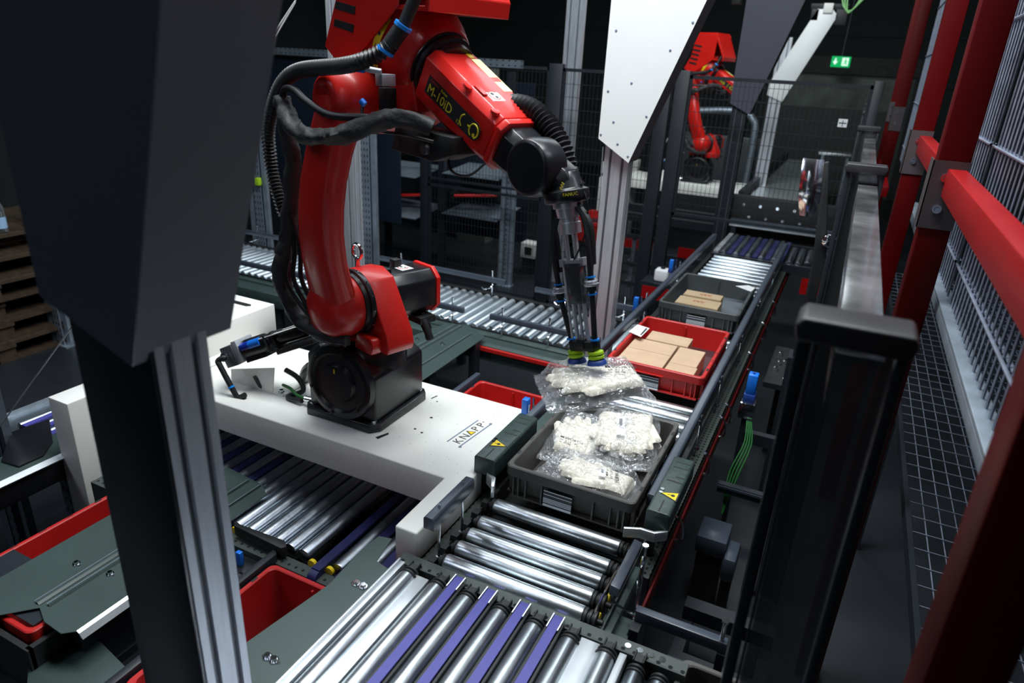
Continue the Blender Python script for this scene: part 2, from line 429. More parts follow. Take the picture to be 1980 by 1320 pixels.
# gate opening under the exit sign
door = struct(MB().box(-1.7, 0.7, 14.9, 14.97, 0, 2.15).build('door_1', M['door'], smooth=False))
o = MB().box(-1.45, 0.55, 14.885, 14.90, 1.55, 2.10).build('door_1_window', mat('pale_gate_window', (0.14, 0.17, 0.15), 0.3, 0, 0.4, 2.5), door, smooth=False)  # pale pane colour stands in for light in the gate window
mb = MB(); mb.box(-1.9, -1.7, 14.86, 14.99, 0, 2.4).box(0.7, 0.9, 14.86, 14.99, 0, 2.4).box(-1.9, 0.9, 14.84, 14.99, 2.15, 2.45)
struct(mb.build('trim_2', M['blackm'], smooth=False))
# exit sign
es = thing('exit_sign', (-0.55, 13.8, 2.25), 'lit green emergency exit sign with arrow and running figure hanging from a wire', 'exit sign')
MB().box(-0.70, -0.40, 13.8, 13.83, 2.26, 2.43).build('sign_panel', M['exit'], es, bevel=0.004)
mb = MB(); mb.box(-0.645, -0.625, 13.790, 13.798, 2.345, 2.40); mb.prism([(-0.675, 2.35), (-0.595, 2.35), (-0.635, 2.295)], 'y', 13.790, 13.798)
mb.build('arrow', M['exit_w'], es, smooth=False)
mb = MB(); mb.box(-0.53, -0.43, 13.792, 13.798, 2.285, 2.41); mb.build('pictogram_door', M['exit_w'], es, smooth=False)
mb = MB(); mb.lathe((-0.475, 13.788, 2.385), (0, 1, 0), [(0, 0.011), (0.002, 0.011)], 12)
mb.prism([(-0.485, 2.372), (-0.463, 2.37), (-0.46, 2.335), (-0.445, 2.30), (-0.458, 2.298), (-0.474, 2.328), (-0.492, 2.31), (-0.515, 2.31), (-0.515, 2.32), (-0.495, 2.325), (-0.482, 2.345)], 'y', 13.786, 13.79)
mb.prism([(-0.51, 2.35), (-0.49, 2.37), (-0.45, 2.368), (-0.437, 2.345), (-0.443, 2.341), (-0.455, 2.358), (-0.488, 2.358), (-0.505, 2.345)], 'y', 13.786, 13.79)
mb.build('running_figure', M['exit'], es, smooth=False)
MB().cyl((-0.55, 13.815, 2.43), (-0.50, 13.815, 6.6), 0.004, 6).build('hanging_wire', M['galv'], es)

# ------------------------------------------------------------------ totes
def rrect(x0, x1, y0, y1, r, z, k=4):
    out = []
    for (cx, cy, a0) in ((x1-r, y1-r, 0), (x0+r, y1-r, 90), (x0+r, y0+r, 180), (x1-r, y0+r, 270)):
        for i in range(k+1):
            a = math.radians(a0+90*i/k); out.append((cx+r*math.cos(a), cy+r*math.sin(a), z))
    return out
def tote(label, x0, x1, y0, y1, z0, h, m, mfloor=None, ribs=True, barcode=None, group=None, detail=True):
    t = thing('storage_tote', ((x0+x1)/2, (y0+y1)/2, z0), label, 'storage tote', group)
    z1 = z0+h; tp = 0.012
    o = lambda d, z, r=0.022: rrect(x0+d, x1-d, y0+d, y1-d, max(r, 0.006), z)
    rings = [o(tp+0.014, z0), o(tp+0.012, z0+0.004), o(tp, z1-0.040), o(tp-0.004, z1-0.036), o(0.0, z1-0.034), o(0.0, z1-0.003), o(0.003, z1), o(0.013, z1), o(0.016, z1-0.003), o(0.018, z1-0.03), o(tp+0.014, z0+0.012)]
    mb = MB(); n = len(rings[0]); vs = [p for r in rings for p in r]; fs = []
    for i in range(len(rings)-1):
        for k in range(n):
            k2 = (k+1) % n; fs.append((i*n+k, i*n+k2, (i+1)*n+k2, (i+1)*n+k))
    fs.append(tuple(range(n))[::-1])
    mb.add(vs, fs)
    mb.build('tote_wall', m, t, angle=35)
    mb = MB(); rr = o(tp+0.012, z0+0.012); mb.add(rr, [tuple(range(len(rr)))])
    rr2 = o(tp+0.012, z0+0.006); mb.add(rr2, [tuple(range(len(rr2)))])
    mb.build('tote_floor', mfloor or m, t, smooth=False)
    if detail:
        mb = MB()
        zr0, zr1 = z0+0.01, z1-0.034
        def riby(x, y, s): mb.box(x-0.0025, x+0.0025, y, y+s*0.011, zr0, zr1)
        def ribx(y, x, s): mb.box(x, x+s*0.011, y-0.0025, y+0.0025, zr0, zr1)
        W_ = x1-x0; L_ = y1-y0
        for fx in (0.07, 0.11, 0.17, 0.30, 0.70, 0.83, 0.89, 0.93):
            riby(x0+W_*fx, y0+tp+0.002, -1); riby(x0+W_*fx, y1-tp-0.002, 1)
        for fy in (0.06, 0.10, 0.16, 0.36, 0.64, 0.84, 0.90, 0.94):
            ribx(y0+L_*fy, x0+tp+0.002, -1); ribx(y0+L_*fy, x1-tp-0.002, 1)
        mb.box(x0+0.02, x1-0.02, y0+0.002, y0+0.016, z0+0.012, z0+0.018)
        mb.box(x0+0.02, x1-0.02, y1-0.016, y1-0.002, z0+0.012, z0+0.018)
        mb.box(x0+0.002, x0+0.016, y0+0.02, y1-0.02, z0+0.012, z0+0.018)
        mb.box(x1-0.016, x1-0.002, y0+0.02, y1-0.02, z0+0.012, z0+0.018)
        # inner mid ribs
        mb.box((x0+x1)/2-0.003, (x0+x1)/2+0.003, y1-0.030, y1-0.022, z0+0.02, z1-0.012)
        mb.build('rib', m, t, smooth=False)
        mb = MB()
        for fy in (0.16, 0.34, 0.5, 0.66, 0.84):
            for X in (x0+0.0065, x1-0.0065):
                yy = y0+L_*fy; big = fy in (0.16, 0.84)
                mb.box(X-(0.004 if big else 0.0015), X+(0.004 if big else 0.0015), yy-0.012, yy+0.012, z1-0.002, z1+0.0006)
        mb.build('rim_slot', M['blackm'], t, smooth=False)
    if barcode:
        bx0, bx1, mm = barcode
        yb = y0+tp-0.0135
        MB().box(bx0, bx1, yb-0.001, yb+0.001, z0+0.018, z0+0.018+0.055).build('barcode_label', mm, t, smooth=False)
    return t

# ------------------------------------------------------------------ main roller conveyor (towards the back of the hall)
ZR = 0.80
def roller_y(x, y0, y1, z, r, m, parent, caps=True):       # a roller whose axis runs along y
    o = MB().lathe((x, y0+0.012, z), (0, 1, 0), [(0, r*0.75), (0.002, r*0.95), (0.006, r), (y1-y0-0.030, r), (y1-y0-0.026, r*0.95), (y1-y0-0.024, r*0.75)], 24).build('roller', m, parent)
    if caps:
        mb = MB(); mb.lathe((x, y1-0.014, z), (0, 1, 0), [(0, r*0.7), (0.001, r*1.08), (0.006, r*1.08), (0.008, r*0.8), (0.012, r*0.8), (0.014, r*1.02), (0.020, r*1.02), (0.022, r*0.5), (0.03, r*0.5)], 20)
        mb.lathe((x, y0+0.012, z), (0, -1, 0), [(0, r*0.7), (0.010, r*0.9), (0.012, r*0.5)], 16)
        mb.build('roller_cap', M['blackm'], o)
    return o
def roller_x(y, x0, x1, z, r, m, parent, caps=True):
    L = x1-x0
    o = MB().lathe((x0, y, z), (1, 0, 0), [(0, r*0.75), (0.002, r*0.93), (0.006, r), (L-0.006, r), (L-0.002, r*0.93), (L, r*0.75)], 24).build('roller', m, parent)
    if caps:
        mb = MB(); mb.lathe((x1, y, z), (1, 0, 0), [(0, r*0.7), (0.001, r*0.95), (0.008, r*0.95), (0.010, r*0.7), (0.013, r*0.7), (0.015, r*0.92), (0.021, r*0.92), (0.023, r*0.7), (0.026, r*0.7), (0.028, r*0.9), (0.034, r*0.9), (0.036, r*0.3), (0.05, r*0.3)], 20)
        mb.lathe((x0, y, z), (-1, 0, 0), [(0, r*0.7), (0.004, r*0.85), (0.010, r*0.85), (0.012, r*0.4), (0.02, r*0.4)], 16)
        mb.build('roller_cap', M['blackm'], o)
    return o
XL, XR = -0.800, -0.375
cv = thing('roller_conveyor', (-0.59, 1.3, 0), 'long roller conveyor carrying the totes past the near red robot arm', 'conveyor')
ys = [1.325, 1.388, 1.451, 1.514, 1.625]
y = 1.70
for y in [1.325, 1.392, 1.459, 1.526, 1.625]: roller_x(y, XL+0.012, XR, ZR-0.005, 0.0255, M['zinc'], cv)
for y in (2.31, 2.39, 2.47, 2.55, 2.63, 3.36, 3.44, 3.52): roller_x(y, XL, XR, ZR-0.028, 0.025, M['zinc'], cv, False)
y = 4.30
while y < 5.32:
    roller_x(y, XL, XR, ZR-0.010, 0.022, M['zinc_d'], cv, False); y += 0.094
mb = MB()
mb.box(-0.870, -0.832, 1.303, 5.9, 0.768, 0.776); mb.box(-0.870, -0.864, 1.303, 5.9, 0.69, 0.776); 
mb.build('left_side_frame', M['perf'], cv, bevel=0.001, seg=1)
mb = MB(); mb.box(-0.832, -0.826, 1.303, 5.9, 0.70, 0.784)
y = 1.315
while y < 1.70:
    mb.prism([(y-0.02, 0.776), (y+0.02, 0.776), (y+0.012, 0.80), (y-0.012, 0.80)], 'x', -0.834, -0.812); y += 0.063
mb.build('bearing_comb', M['blackm'], cv, smooth=False)
mb = MB(); mb.box(-0.325, -0.272, 1.60, 5.9, 0.74, 0.746); mb.box(-0.278, -0.272, 1.60, 5.9, 0.66, 0.746); mb.box(-0.325, -0.319, 1.31, 5.9, 0.68, 0.79)
mb.build('right_side_frame', M['perf_side'], cv, bevel=0.001, seg=1)
mb = MB(); mb.box(-0.3, -0.262, 1.30, 1.42, 0.745, 0.752).box(-0.335, -0.30, 1.30, 1.60, 0.70, 0.775); mb.build('corner_bracket', M['plate'], cv, bevel=0.002)
mb = MB(); mb.box(-0.271, -0.262, 1.3, 5.9, 0.66, 0.715); mb.build('right_red_skirt', M['red_dark'], cv, bevel=0.003)
mb = MB(); mb.box(-0.84, -0.32, 1.66, 3.9, 0.70, 0.71); mb.build('drip_pan', M['blackm'], cv, smooth=False)
mb = MB(); mb.box(-0.80, -0.385, 1.555, 1.580, 0.75, 0.770); mb.box(-0.80, -0.36, 1.655, 1.675, 0.74, 0.765); mb.build('cross_tie', M['blackm'], cv, bevel=0.002)
# guide rails with their posts
def guide_y(x, y0, y1, z, posts, side, name='guide_rail'):
    g = MB()
    prof = [(x-0.017, z-0.030), (x+0.017, z-0.030), (x+0.017, z+0.004), (x+0.011, z+0.010), (x-0.011, z+0.010), (x-0.017, z+0.004)]
    g.prism(prof, 'y', y0, y1); r = g.build(name, M['rail'], cv, bevel=0.002)
    gp = MB()
    for py in posts:
        gp.cyl((x+side*0.028, py, 0.745), (x+side*0.028, py, z+0.02), 0.0045, 10); gp.lathe((x+side*0.028, py, 0.776), (0, 0, 1), [(0, 0.011), (0.008, 0.011)], 6)
        gp.box(min(x, x+side*0.028), max(x, x+side*0.028), py-0.006, py+0.006, z-0.012, z-0.006)
    gp.build('guide_post', M['chrome'], r)
    return r
guide_y(-0.333, 1.77, 5.55, 0.900, (2.0, 2.35, 2.75, 3.3, 3.9, 4.6), 1)
guide_y(-0.868, 2.03, 5.55, 0.895, (2.1, 2.9, 3.7, 4.5), -1)
# short buffer bar on the left and on the right near end
guide_y(-0.822, 1.29, 1.515, 0.945, (1.345, 1.475), 0, 'buffer_bar')
mb = MB(); mb.prism([(-0.325, 0.872), (-0.300, 0.872), (-0.298, 0.90), (-0.323, 0.905)], 'y', 1.345, 1.55); mb.build('buffer_bar', M['rail'], cv, bevel=0.003)
mb = MB()
mb.tube(smooth_path([(-0.285, 1.52, 0.74), (-0.284, 1.52, 0.84), (-0.286, 1.53, 0.905)]), 0.006, 8)
mb.lathe((-0.286, 1.53, 0.905), (0, 0, 1), [(0, 0.009), (0.006, 0.009)], 8)
mb.tube(smooth_path([(-0.345, 1.32, 0.765), (-0.345, 1.345, 0.83), (-0.335, 1.355, 0.872)]), 0.003, 6)
mb.tube(smooth_path([(-0.275, 1.34, 0.73), (-0.262, 1.38, 0.76), (-0.268, 1.44, 0.79), (-0.28, 1.47, 0.84)]), 0.005, 8)
mb.build('clamp_rod', M['chrome'], cv)
# drive belts and yellow bearings at right roller ends
mb = MB()
for y in (1.345, 1.43, 1.49, 1.60, 1.64): mb.lathe((-0.345, y, 0.785), (1, 0, 0), [(0, 0.016), (0.006, 0.016)], 14)
mb.build('bearing_ring', M['yellow'], cv)
mb = MB(); mb.tube(smooth_path([(-0.352, 1.318, 0.806), (-0.352, 1.45, 0.812), (-0.352, 1.53, 0.806)]), 0.003, 6).tube([(-0.338, 1.44, 0.808), (-0.338, 1.56, 0.808)], 0.003, 6)
mb.build('drive_belt', mat('brown_round_belt', (0.10, 0.085, 0.065), 0.6), cv)

def hook(mb, x, y, z):
    mb.tube(smooth_path([(x-0.02, y, z+0.03), (x, y, z+0.02), (x+0.01, y+0.01, z-0.01), (x+0.012, y+0.02, z-0.06), (x-0.01, y+0.02, z-0.075), (x-0.025, y+0.01, z-0.07)], 5), 0.005, 6)
mb = MB()
for y in (1.86, 2.30, 2.62, 2.75, 3.4, 3.9, 4.35): hook(mb, -0.255, y, 0.77)
mb.build('rail_hook', M['chrome'], cv)

# sensor cover boxes at both sides of the near tote
def sensor_box(label, x0, x1, y0, y1, z0, z1, inner):
    t = thing('sensor_cover', ((x0+x1)/2, (y0+y1)/2, z0), label, 'sensor cover', None)
    mb = MB(); c = 0.022
    px = [(x0, z0), (x1, z0), (x1, z1), (x0, z1)]
    mb.prism([(x0, z0), (x1, z0), (x1, z1-0.006), (x1-0.006, z1), (x0+0.006, z1), (x0, z1-0.006)], 'y', y0, y1)
    mb.build('cover', M['plate_hi'], t, bevel=0.003)
    s = MB(); xm = (x0+x1)/2
    def sl(xa, xb, ya, yb): s.box(xa, xb, ya, yb, z1-0.001, z1+0.0006)
    L = y1-y0
    for fy in (0.90, 0.80): sl(xm-0.022, xm+0.026, y0+L*fy-0.003, y0+L*fy+0.003)
    for fy in (0.63, 0.54): sl(xm-0.020 if fy < .6 else xm, xm+0.028, y0+L*fy-0.003, y0+L*fy+0.003)
    sl(xm-0.002, xm+0.002, y0+0.004, y0+L*0.20)
    s.build('vent_slot', M['blackm'], t, smooth=False)
    # laser warning triangle
    ty = y0+L*0.30; tx = xm+0.004; s_ = 0.030
    pts = [(tx-s_*inner, ty), (tx+s_*inner, ty+s_*0.85), (tx+s_*inner, ty-s_*0.85)] if inner > 0 else [(tx+s_*1.0, ty-0.004), (tx-s_*0.8, ty+s_*0.75), (tx-s_*0.9, ty-s_*0.95)]
    MB().prism(pts, 'z', z1+0.0002, z1+0.0010).build('warning_triangle_edge', M['ink'], t, smooth=False)
    cx = sum(p[0] for p in pts)/3; cy = sum(p[1] for p in pts)/3
    MB().prism([(cx+(p[0]-cx)*0.80, cy+(p[1]-cy)*0.80) for p in pts], 'z', z1+0.0010, z1+0.0016).build('warning_triangle', M['yellow'], t, smooth=False)
    MB().lathe((cx+0.004, cy, z1+0.0016), (0, 0, 1), [(0, 0.006), (0.0006, 0.006)], 12).box(cx-0.012, cx+0.004, cy-0.001, cy+0.001, z1+0.0016, z1+0.0022).build('laser_symbol', M['ink'], t, smooth=False)
    mb = MB()
    for k in (0, 1): mb.lathe((x0+0.016, ty+0.002+0.018*k, z1), (0, 0, 1), [(0, 0.006), (0.003, 0.006)], 12)
    mb.build('washer', M['chrome'], t)
    # bent metal end clip
    ex = (x0 if inner > 0 else x1)
    mb = MB(); yy = y0-0.004
    sgn = 1 if inner > 0 else -1
    if inner > 0:
        mb.prism([(x0-0.045, y0-0.050), (x0-0.003, y0-0.030), (x0+0.04, y0-0.028), (x0+0.07, y0-0.002), (x0+0.07, y0+0.006), (x0+0.035, y0-0.019), (x0-0.003, y0-0.021), (x0-0.048, y0-0.042)], 'z', z0-0.02, z0+0.012)
    else:
        mb.prism([(x1+0.004, y0-0.006), (x1+0.010, y0-0.010), (x1+0.028, y0-0.055), (x1+0.020, y0-0.060), (x1+0.0, y0-0.02), (x1-0.03, y0+0.002)], 'z', z0-0.03, z0+0.012)
    mb.build('end_clip', M['sheet'], t, bevel=0.001)
    # legs
    MB().box(x0+0.01, x0+0.03, y0+0.03, y0+0.06, 0.746, z0).box(x0+0.01, x0+0.03, y1-0.06, y1-0.03, 0.746, z0).build('foot', M['blackm'], t, smooth=False)
    return t
sensor_box('green-grey sensor cover with a laser warning sign, right of the glove tote', -0.325, -0.256, 1.665, 1.995, 0.865, 0.93, 1)
sb2 = sensor_box('green-grey sensor cover with a laser warning sign, standing at the corner of the white base', -0.890, -0.815, 1.665, 1.995, 0.866, 0.93, -1)

# totes on the main conveyor
tote('grey-brown open tote holding the bagged gloves', -0.785, -0.362, 1.678, 2.245, ZR, 0.12, M['tote_grey'], M['tote_grey'], barcode=(-0.648, -0.554, M['barv']))
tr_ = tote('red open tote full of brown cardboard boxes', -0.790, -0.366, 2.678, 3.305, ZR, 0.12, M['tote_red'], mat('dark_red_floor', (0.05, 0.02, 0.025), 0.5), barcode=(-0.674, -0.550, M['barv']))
text('label_number', '1143696', 0.013, M['ink'], tr_, frame((-0.638, 2.6765, 0.874), (1, 0, 0), (0, 0, 1)))
MB().box(-0.72, -0.535, 2.668, 2.690, 0.886, 0.890).build('label_ledge', M['tote_red'], tr_, bevel=0.001)
tote('dark grey open tote with two small printed boxes, behind the red tote', -0.800, -0.367, 3.575, 4.235, ZR, 0.12, M['tote_dk'], M['tote_floor'], barcode=(-0.634, -0.535, M['barv']))
def slip(pts, z, label):
    mb = MB(); n = len(pts)
    mb.add([(p[0], p[1], z+0.002*math.sin(i*2.1)) for i, p in enumerate(pts)]+[(p[0], p[1], z+0.0008+0.002*math.sin(i*2.1)) for i, p in enumerate(pts)], [tuple(range(n)), tuple(range(2*n-1, n-1, -1))]+[(i, (i+1) % n, (i+1) % n+n, i+n) for i in range(n)])
    o = mb.build('paper_slip', M['paper'], smooth=False); tag(o, label, 'paper slip'); return o
sl = slip([(-0.795, 3.015), (-0.724, 2.975), (-0.722, 3.12), (-0.787, 3.135)], 0.9245, 'white paper slip lying on the left rim of the red tote')
MB().box(-0.735, -0.728, 3.0, 3.10, 0.9275, 0.9285).build('printed_bar', M['ink'], sl, smooth=False)
slip([(-0.475, 4.11), (-0.375, 4.04), (-0.365, 4.15), (-0.41, 4.17)], 0.923, 'white torn paper slip on the rim of the dark grey tote')

def carton(x0, x1, y0, y1, z0, z1, label, m, seam='x', ys=None):
    cx, cy = (x0+x1)/2, (y0+y1)/2
    if ys: cy = ys
    t = thing('cardboard_box', (cx, cy, z0), label, 'cardboard box')
    MB().box(x0, x1, y0, y1, z0, z1).build('carton', m, t, bevel=0.002, seg=1)
    s = MB()
    if seam == 'x': s.box(x0+0.002, x1-0.002, cy-0.0008, cy+0.0008, z1-0.001, z1+0.0004)
    if seam: s.build('lid_seam', M['card_d'], t, smooth=False)
    return t
zb = ZR+0.014
carton(-0.716, -0.514, 3.040, 3.160, zb, 0.900, 'brown box by the back wall of the red tote, behind the biggest box', M['card'], None)
carton(-0.760, -0.556, 2.712, 3.026, zb, 0.900, 'biggest brown box on the left of the red tote, long seam across its lid', M['card'], 'x', 2.888)
carton(-0.547, -0.427, 2.826, 3.030, zb, 0.898, 'square brown box right of the biggest box, at the middle of the red tote', M['card'], None)
carton(-0.547, -0.420, 2.703, 2.822, zb, 0.898, 'brown box in the front right corner of the red tote', M['card'], None)
def printed(t, x, y, z):
    g = MB()
    for k in range(-1, 2):
        g.tube([Vector((x+k*0.022+0.012*math.cos(a*PI/5), y+0.009*math.sin(a*PI/5), z)) for a in range(0, 9)], 0.0012, 5)
    g.build('red_print', M['ink_red'], t)
t = carton(-0.722, -0.510, 3.845, 3.945, zb, 0.900, 'flat tan box with red print, the rear one in the dark grey tote', M['card2'], None); printed(t, -0.60, 3.895, 0.901)
t = carton(-0.735, -0.500, 3.700, 3.838, zb, 0.892, 'flat tan box with red print, the front one in the dark grey tote', M['card2'], None); printed(t, -0.615, 3.775, 0.893)

# ------------------------------------------------------------------ bagged gloves
def seg_d(p, a, b):
    ab = (b[0]-a[0], b[1]-a[1]); t = max(0, min(1, ((p[0]-a[0])*ab[0]+(p[1]-a[1])*ab[1])/(ab[0]**2+ab[1]**2)))
    return math.hypot(p[0]-a[0]-ab[0]*t, p[1]-a[1]-ab[1]*t)
def glove_sdf(p):
    """glove about 0.24 long, cuff at x=0, finger tips at x=0.24"""
    x, y = p
    d = max(abs(x-0.062)-0.050, abs(y)-0.036)-0.012           # cuff and palm block
    cx = [((0.115, -0.036), (0.205, -0.046), 0.0125), ((0.12, -0.012), (0.228, -0.015), 0.0130), ((0.12, 0.013), (0.222, 0.016), 0.0130), ((0.115, 0.036), (0.198, 0.046), 0.0120), ((0.070, 0.042), (0.150, 0.066), 0.0140)]
    for a, b, r in cx: d = min(d, seg_d(p, a, b)-r)
    d = min(d, seg_d(p, (0.08, 0), (0.115, 0))-0.047)
    return d
def heightfield(sdf, x0, x1, y0, y1, step, th, rad, bumpf, mtx, seed=0.0, bottom=True):
    nx = int((x1-x0)/step)+1; ny = int((y1-y0)/step)+1
    idx = {}; vs = []; fs = []
    for i in range(nx):
        for j in range(ny):
            x = x0+i*step; y = y0+j*step; d = sdf((x, y))
            if d < step*0.7:
                if d > -step*0.6:
                    e = 0.001; gx = (sdf((x+e, y))-d)/e; gy = (sdf((x, y+e))-d)/e; g = math.hypot(gx, gy) or 1
                    x -= gx/g*d; y -= gy/g*d; q = 0
                else:
                    q = min(1, -d/rad)
                h = th*math.sqrt(max(0, 1-(1-q)**2))
                h += bumpf*q*noise.noise(Vector((x*24+seed, y*24, seed)))+bumpf*0.6*q*noise.noise(Vector((x*60, y*60+seed, 3+seed)))
                idx[(i, j)] = len(vs); vs.append((x, y, h, q))
    for i in range(nx-1):
        for j in range(ny-1):
            c = [(i, j), (i+1, j), (i+1, j+1), (i, j+1)]; c = [idx[k] for k in c if k in idx]
            if len(c) >= 3: fs.append(tuple(c))
    top = [(v[0], v[1], v[2]) for v in vs]
    mb = MB(mtx); mb.add(top, fs)
    if bottom: mb.add([(v[0], v[1], -v[3]*th*0.25) for v in vs], [f[::-1] for f in fs])
    return mb
def bag_sdf(w, h):
    def s(p): return max(abs(p[0]-w/2)-w/2+0.004, abs(p[1])-h/2+0.004)-0.004
    return s
def bag(label, origin, ex, ey, layers, w=0.30, h=0.19, lift=0.004, seed=1.0, sticker=None, logo=None, tilt=0.0, sag=0):
    """a clear bag with stacked cotton gloves; ex along the fingers"""
    B = frame(origin, ex, ey)
    t = thing('bagged_gloves', origin, label, 'bag of gloves')
    for k, (dx, dy, ang, flip, m) in enumerate(layers):
        mt = B @ Matrix.Translation((dx, dy, 0.006+k*0.014)) @ Matrix.Rotation(ang, 4, 'Z') @ Matrix.Scale(-1.12 if flip else 1.12, 4, (0, 1, 0))
        heightfield(glove_sdf, -0.01, 0.26, -0.07, 0.12, 0.0045, 0.016, 0.016, 0.004, mt, seed+k).build('glove', M[m], t, angle=80)
    th = 0.016+0.014*len(layers)
    def hb(p): return 0
    nx, ny = 44, 30; vs = []; fs = []
    for i in range(nx+1):
        for j in range(ny+1):
            x = w*i/nx; y = -h/2+h*j/ny
            e = min(i/nx, 1-i/nx)*w; g = min(j/ny, 1-j/ny)*h
            q = min(1, min(e/0.05, g/0.035)); q = q*q*(3-2*q)
            z = th*q*1.02
            nn = noise.noise(Vector((x*22+seed*5, y*30, seed)))+0.7*noise.noise(Vector((x*70+y*40, y*55-x*30+seed, seed*2)))
            z += 0.0085*nn*(0.6+0.4*q)+0.004
            vs.append((x+0.004*noise.noise(Vector((y*60, seed, 0))), y+0.006*noise.noise(Vector((x*40, 0, seed))), z))
    for i in range(nx):
        for j in range(ny): a = i*(ny+1)+j; fs.append((a, a+ny+1, a+ny+2, a+1))
    mb = MB(B); mb.add(vs, fs); mb.add([(v[0], v[1], min(v[2]*0.1, 0.002)-0.003) for v in vs], [f[::-1] for f in fs])
    mb.build('plastic_bag', M['film'], t, angle=60)
    if sticker:
        sx, sy, sa, sw_, sh_ = sticker
        mt = B @ Matrix.Translation((sx, sy, th+0.004)) @ Matrix.Rotation(sa, 4, 'Z')
        o = MB(mt).box(0, sw_, 0, sh_, 0, 0.0006).build('white_sticker', M['paper'], t, smooth=False)
        g = MB(mt); x = 0.10*sw_
        while x < sw_*0.5: g.box(x, x+0.0012, sh_*0.3, sh_*0.7, 0.0006, 0.0010); x += 0.0024
        g.build('barcode', M['ink'], o, smooth=False)
    if logo:
        lx, ly, la, z_ = logo
        mt = B @ Matrix.Translation((lx, ly, z_)) @ Matrix.Rotation(la, 4, 'Z')
        g = MB(mt).box(-0.016, -0.010, 0.001, 0.005, 0, .0006).box(-0.009, -0.003, 0.001, 0.005, 0, .0006).box(-0.016, -0.010, 0.006, 0.010, 0, .0006).box(-0.009, -0.003, 0.006, 0.010, 0, .0006)
        g.build('printed_mark', M['ink'], t, smooth=False)
        text('printed_text', 'WÜRTH', 0.0175, M['ink'], t, mt)
        text('printed_text', 'CE  2 1 2 1 X', 0.0105, M['ink'], t, mt @ Matrix.Translation((-0.012, -0.014, 0)))
        text('printed_text', '10   EN 388', 0.009, M['ink'], t, mt @ Matrix.Translation((-0.012, -0.027, 0)))
    return t
L3 = [(0.028, 0.0, 0.05, False, 'glove_w'), (0.025, -0.004, -0.04, True, 'glove'), (0.030, 0.003, 0.03, False, 'glove')]
bag('clear bag of cream gloves hanging from the suction gripper', (-0.362, 1.625, 1.322), (-0.816, -0.577, -0.02), (0.577, -0.816, 0.0), L3, 0.285, 0.205, seed=2.3, logo=(0.105, 0.01, PI*0.96, 0.067))
bag('clear bag of cream gloves at the left wall of the grey-brown tote', (-0.655, 1.865, 0.852), (-0.10, 1, 0.05), (-1, -0.10, 0.10), L3, 0.31, 0.20, seed=5.1, logo=(0.060, 0.028, -PI/2-0.05, 0.067))
bag('clear bag with a small white sticker in the middle of the grey-brown tote', (-0.60, 2.215, 0.885), (0.36, -1, -0.03), (1, 0.36, -0.05), L3, 0.31, 0.18, seed=8.2, sticker=(0.10, -0.01, 0.2, 0.05, 0.035))
bag('clear bag with a long white sticker leaning on the right wall of the grey-brown tote', (-0.512, 2.225, 0.900), (0.20, -1, -0.08), (1, 0.20, 0.12), L3, 0.31, 0.165, seed=11.7, sticker=(0.09, -0.065, 0.12, 0.115, 0.028))
bag('frontmost clear bag in the grey-brown tote, dark print at its right end', (-0.382, 1.790, 0.860), (-1, 0.06, 0.02), (-0.06, -1, 0.10), L3, 0.33, 0.185, seed=14.4, logo=(0.085, 0.0, PI*0.62, 0.067), sticker=(0.135, 0.0, 1.9, 0.05, 0.02))

# ------------------------------------------------------------------ near transfer conveyor
nc = thing('transfer_conveyor', (-0.5, 0.95, 0), 'near transfer conveyor with steel rollers and violet belts in the foreground', 'conveyor')
Y0n, Y1n = 0.45, 1.235
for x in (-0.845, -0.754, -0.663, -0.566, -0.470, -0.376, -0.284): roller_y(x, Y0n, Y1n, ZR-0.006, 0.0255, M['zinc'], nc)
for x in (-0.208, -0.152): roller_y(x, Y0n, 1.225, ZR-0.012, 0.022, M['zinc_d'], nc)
for x in (-0.710, -0.614, -0.518, -0.424):
    mb = MB(); mb.box(x-0.012, x+0.012, Y0n, 1.262, ZR+0.012, ZR+0.016)
    mb.lathe((x-0.012, 1.262, ZR-0.012), (1, 0, 0), [(0, 0.028), (0.024, 0.028)], 18)
    b_ = mb.build('belt', M['belt'], nc)
    MB().box(x-0.021, x-0.0135, Y0n, 1.262, ZR-0.03, ZR+0.010).box(x+0.0135, x+0.021, Y0n, 1.262, ZR-0.03, ZR+0.010).build('belt_carrier', M['blackm'], b_, bevel=0.001, seg=1)
    MB().box(x-0.0155, x-0.0135, 1.225, 1.275, ZR, ZR+0.019).box(x+0.0135, x+0.0155, 1.225, 1.275, ZR, ZR+0.019).build('belt_clip', M['chrome'], b_, smooth=False)
for (xa, xb, y1) in ((-0.829, -0.785, 1.235), (-0.354, -0.306, 1.25), (-0.256, -0.238, 1.25)):
    MB().box(xa, xb, Y0n, y1, ZR-0.012, ZR+0.004).box(xb-0.002, xb, Y0n, y1, ZR-0.03, ZR-0.012).build('filler_plate', M['sheet'], nc, bevel=0.0015)
MB().box(-0.898, -0.892, Y0n, 1.26, ZR-0.06, ZR+0.014).box(-0.892, -0.878, Y0n, 1.26, ZR-0.06, ZR+0.006).build('side_rail', M['sheet'], nc, bevel=0.001)
MB().box(-0.905, -0.10, 1.262, 1.300, ZR-0.005, ZR+0.001).box(-0.905, -0.10, 1.258, 1.263, ZR-0.06, ZR+0.001).build('punched_crossbar', M['perfx'], nc, bevel=0.001, seg=1)
mb = MB()
for x in (-0.245, -0.215, -0.187, -0.160): mb.lathe((x, 1.281, ZR+0.001), (0, 0, 1), [(0, 0.008), (0.002, 0.008), (0.002, 0.004)], 14)
mb.build('rivet', M['chrome'], nc)
mb = MB()
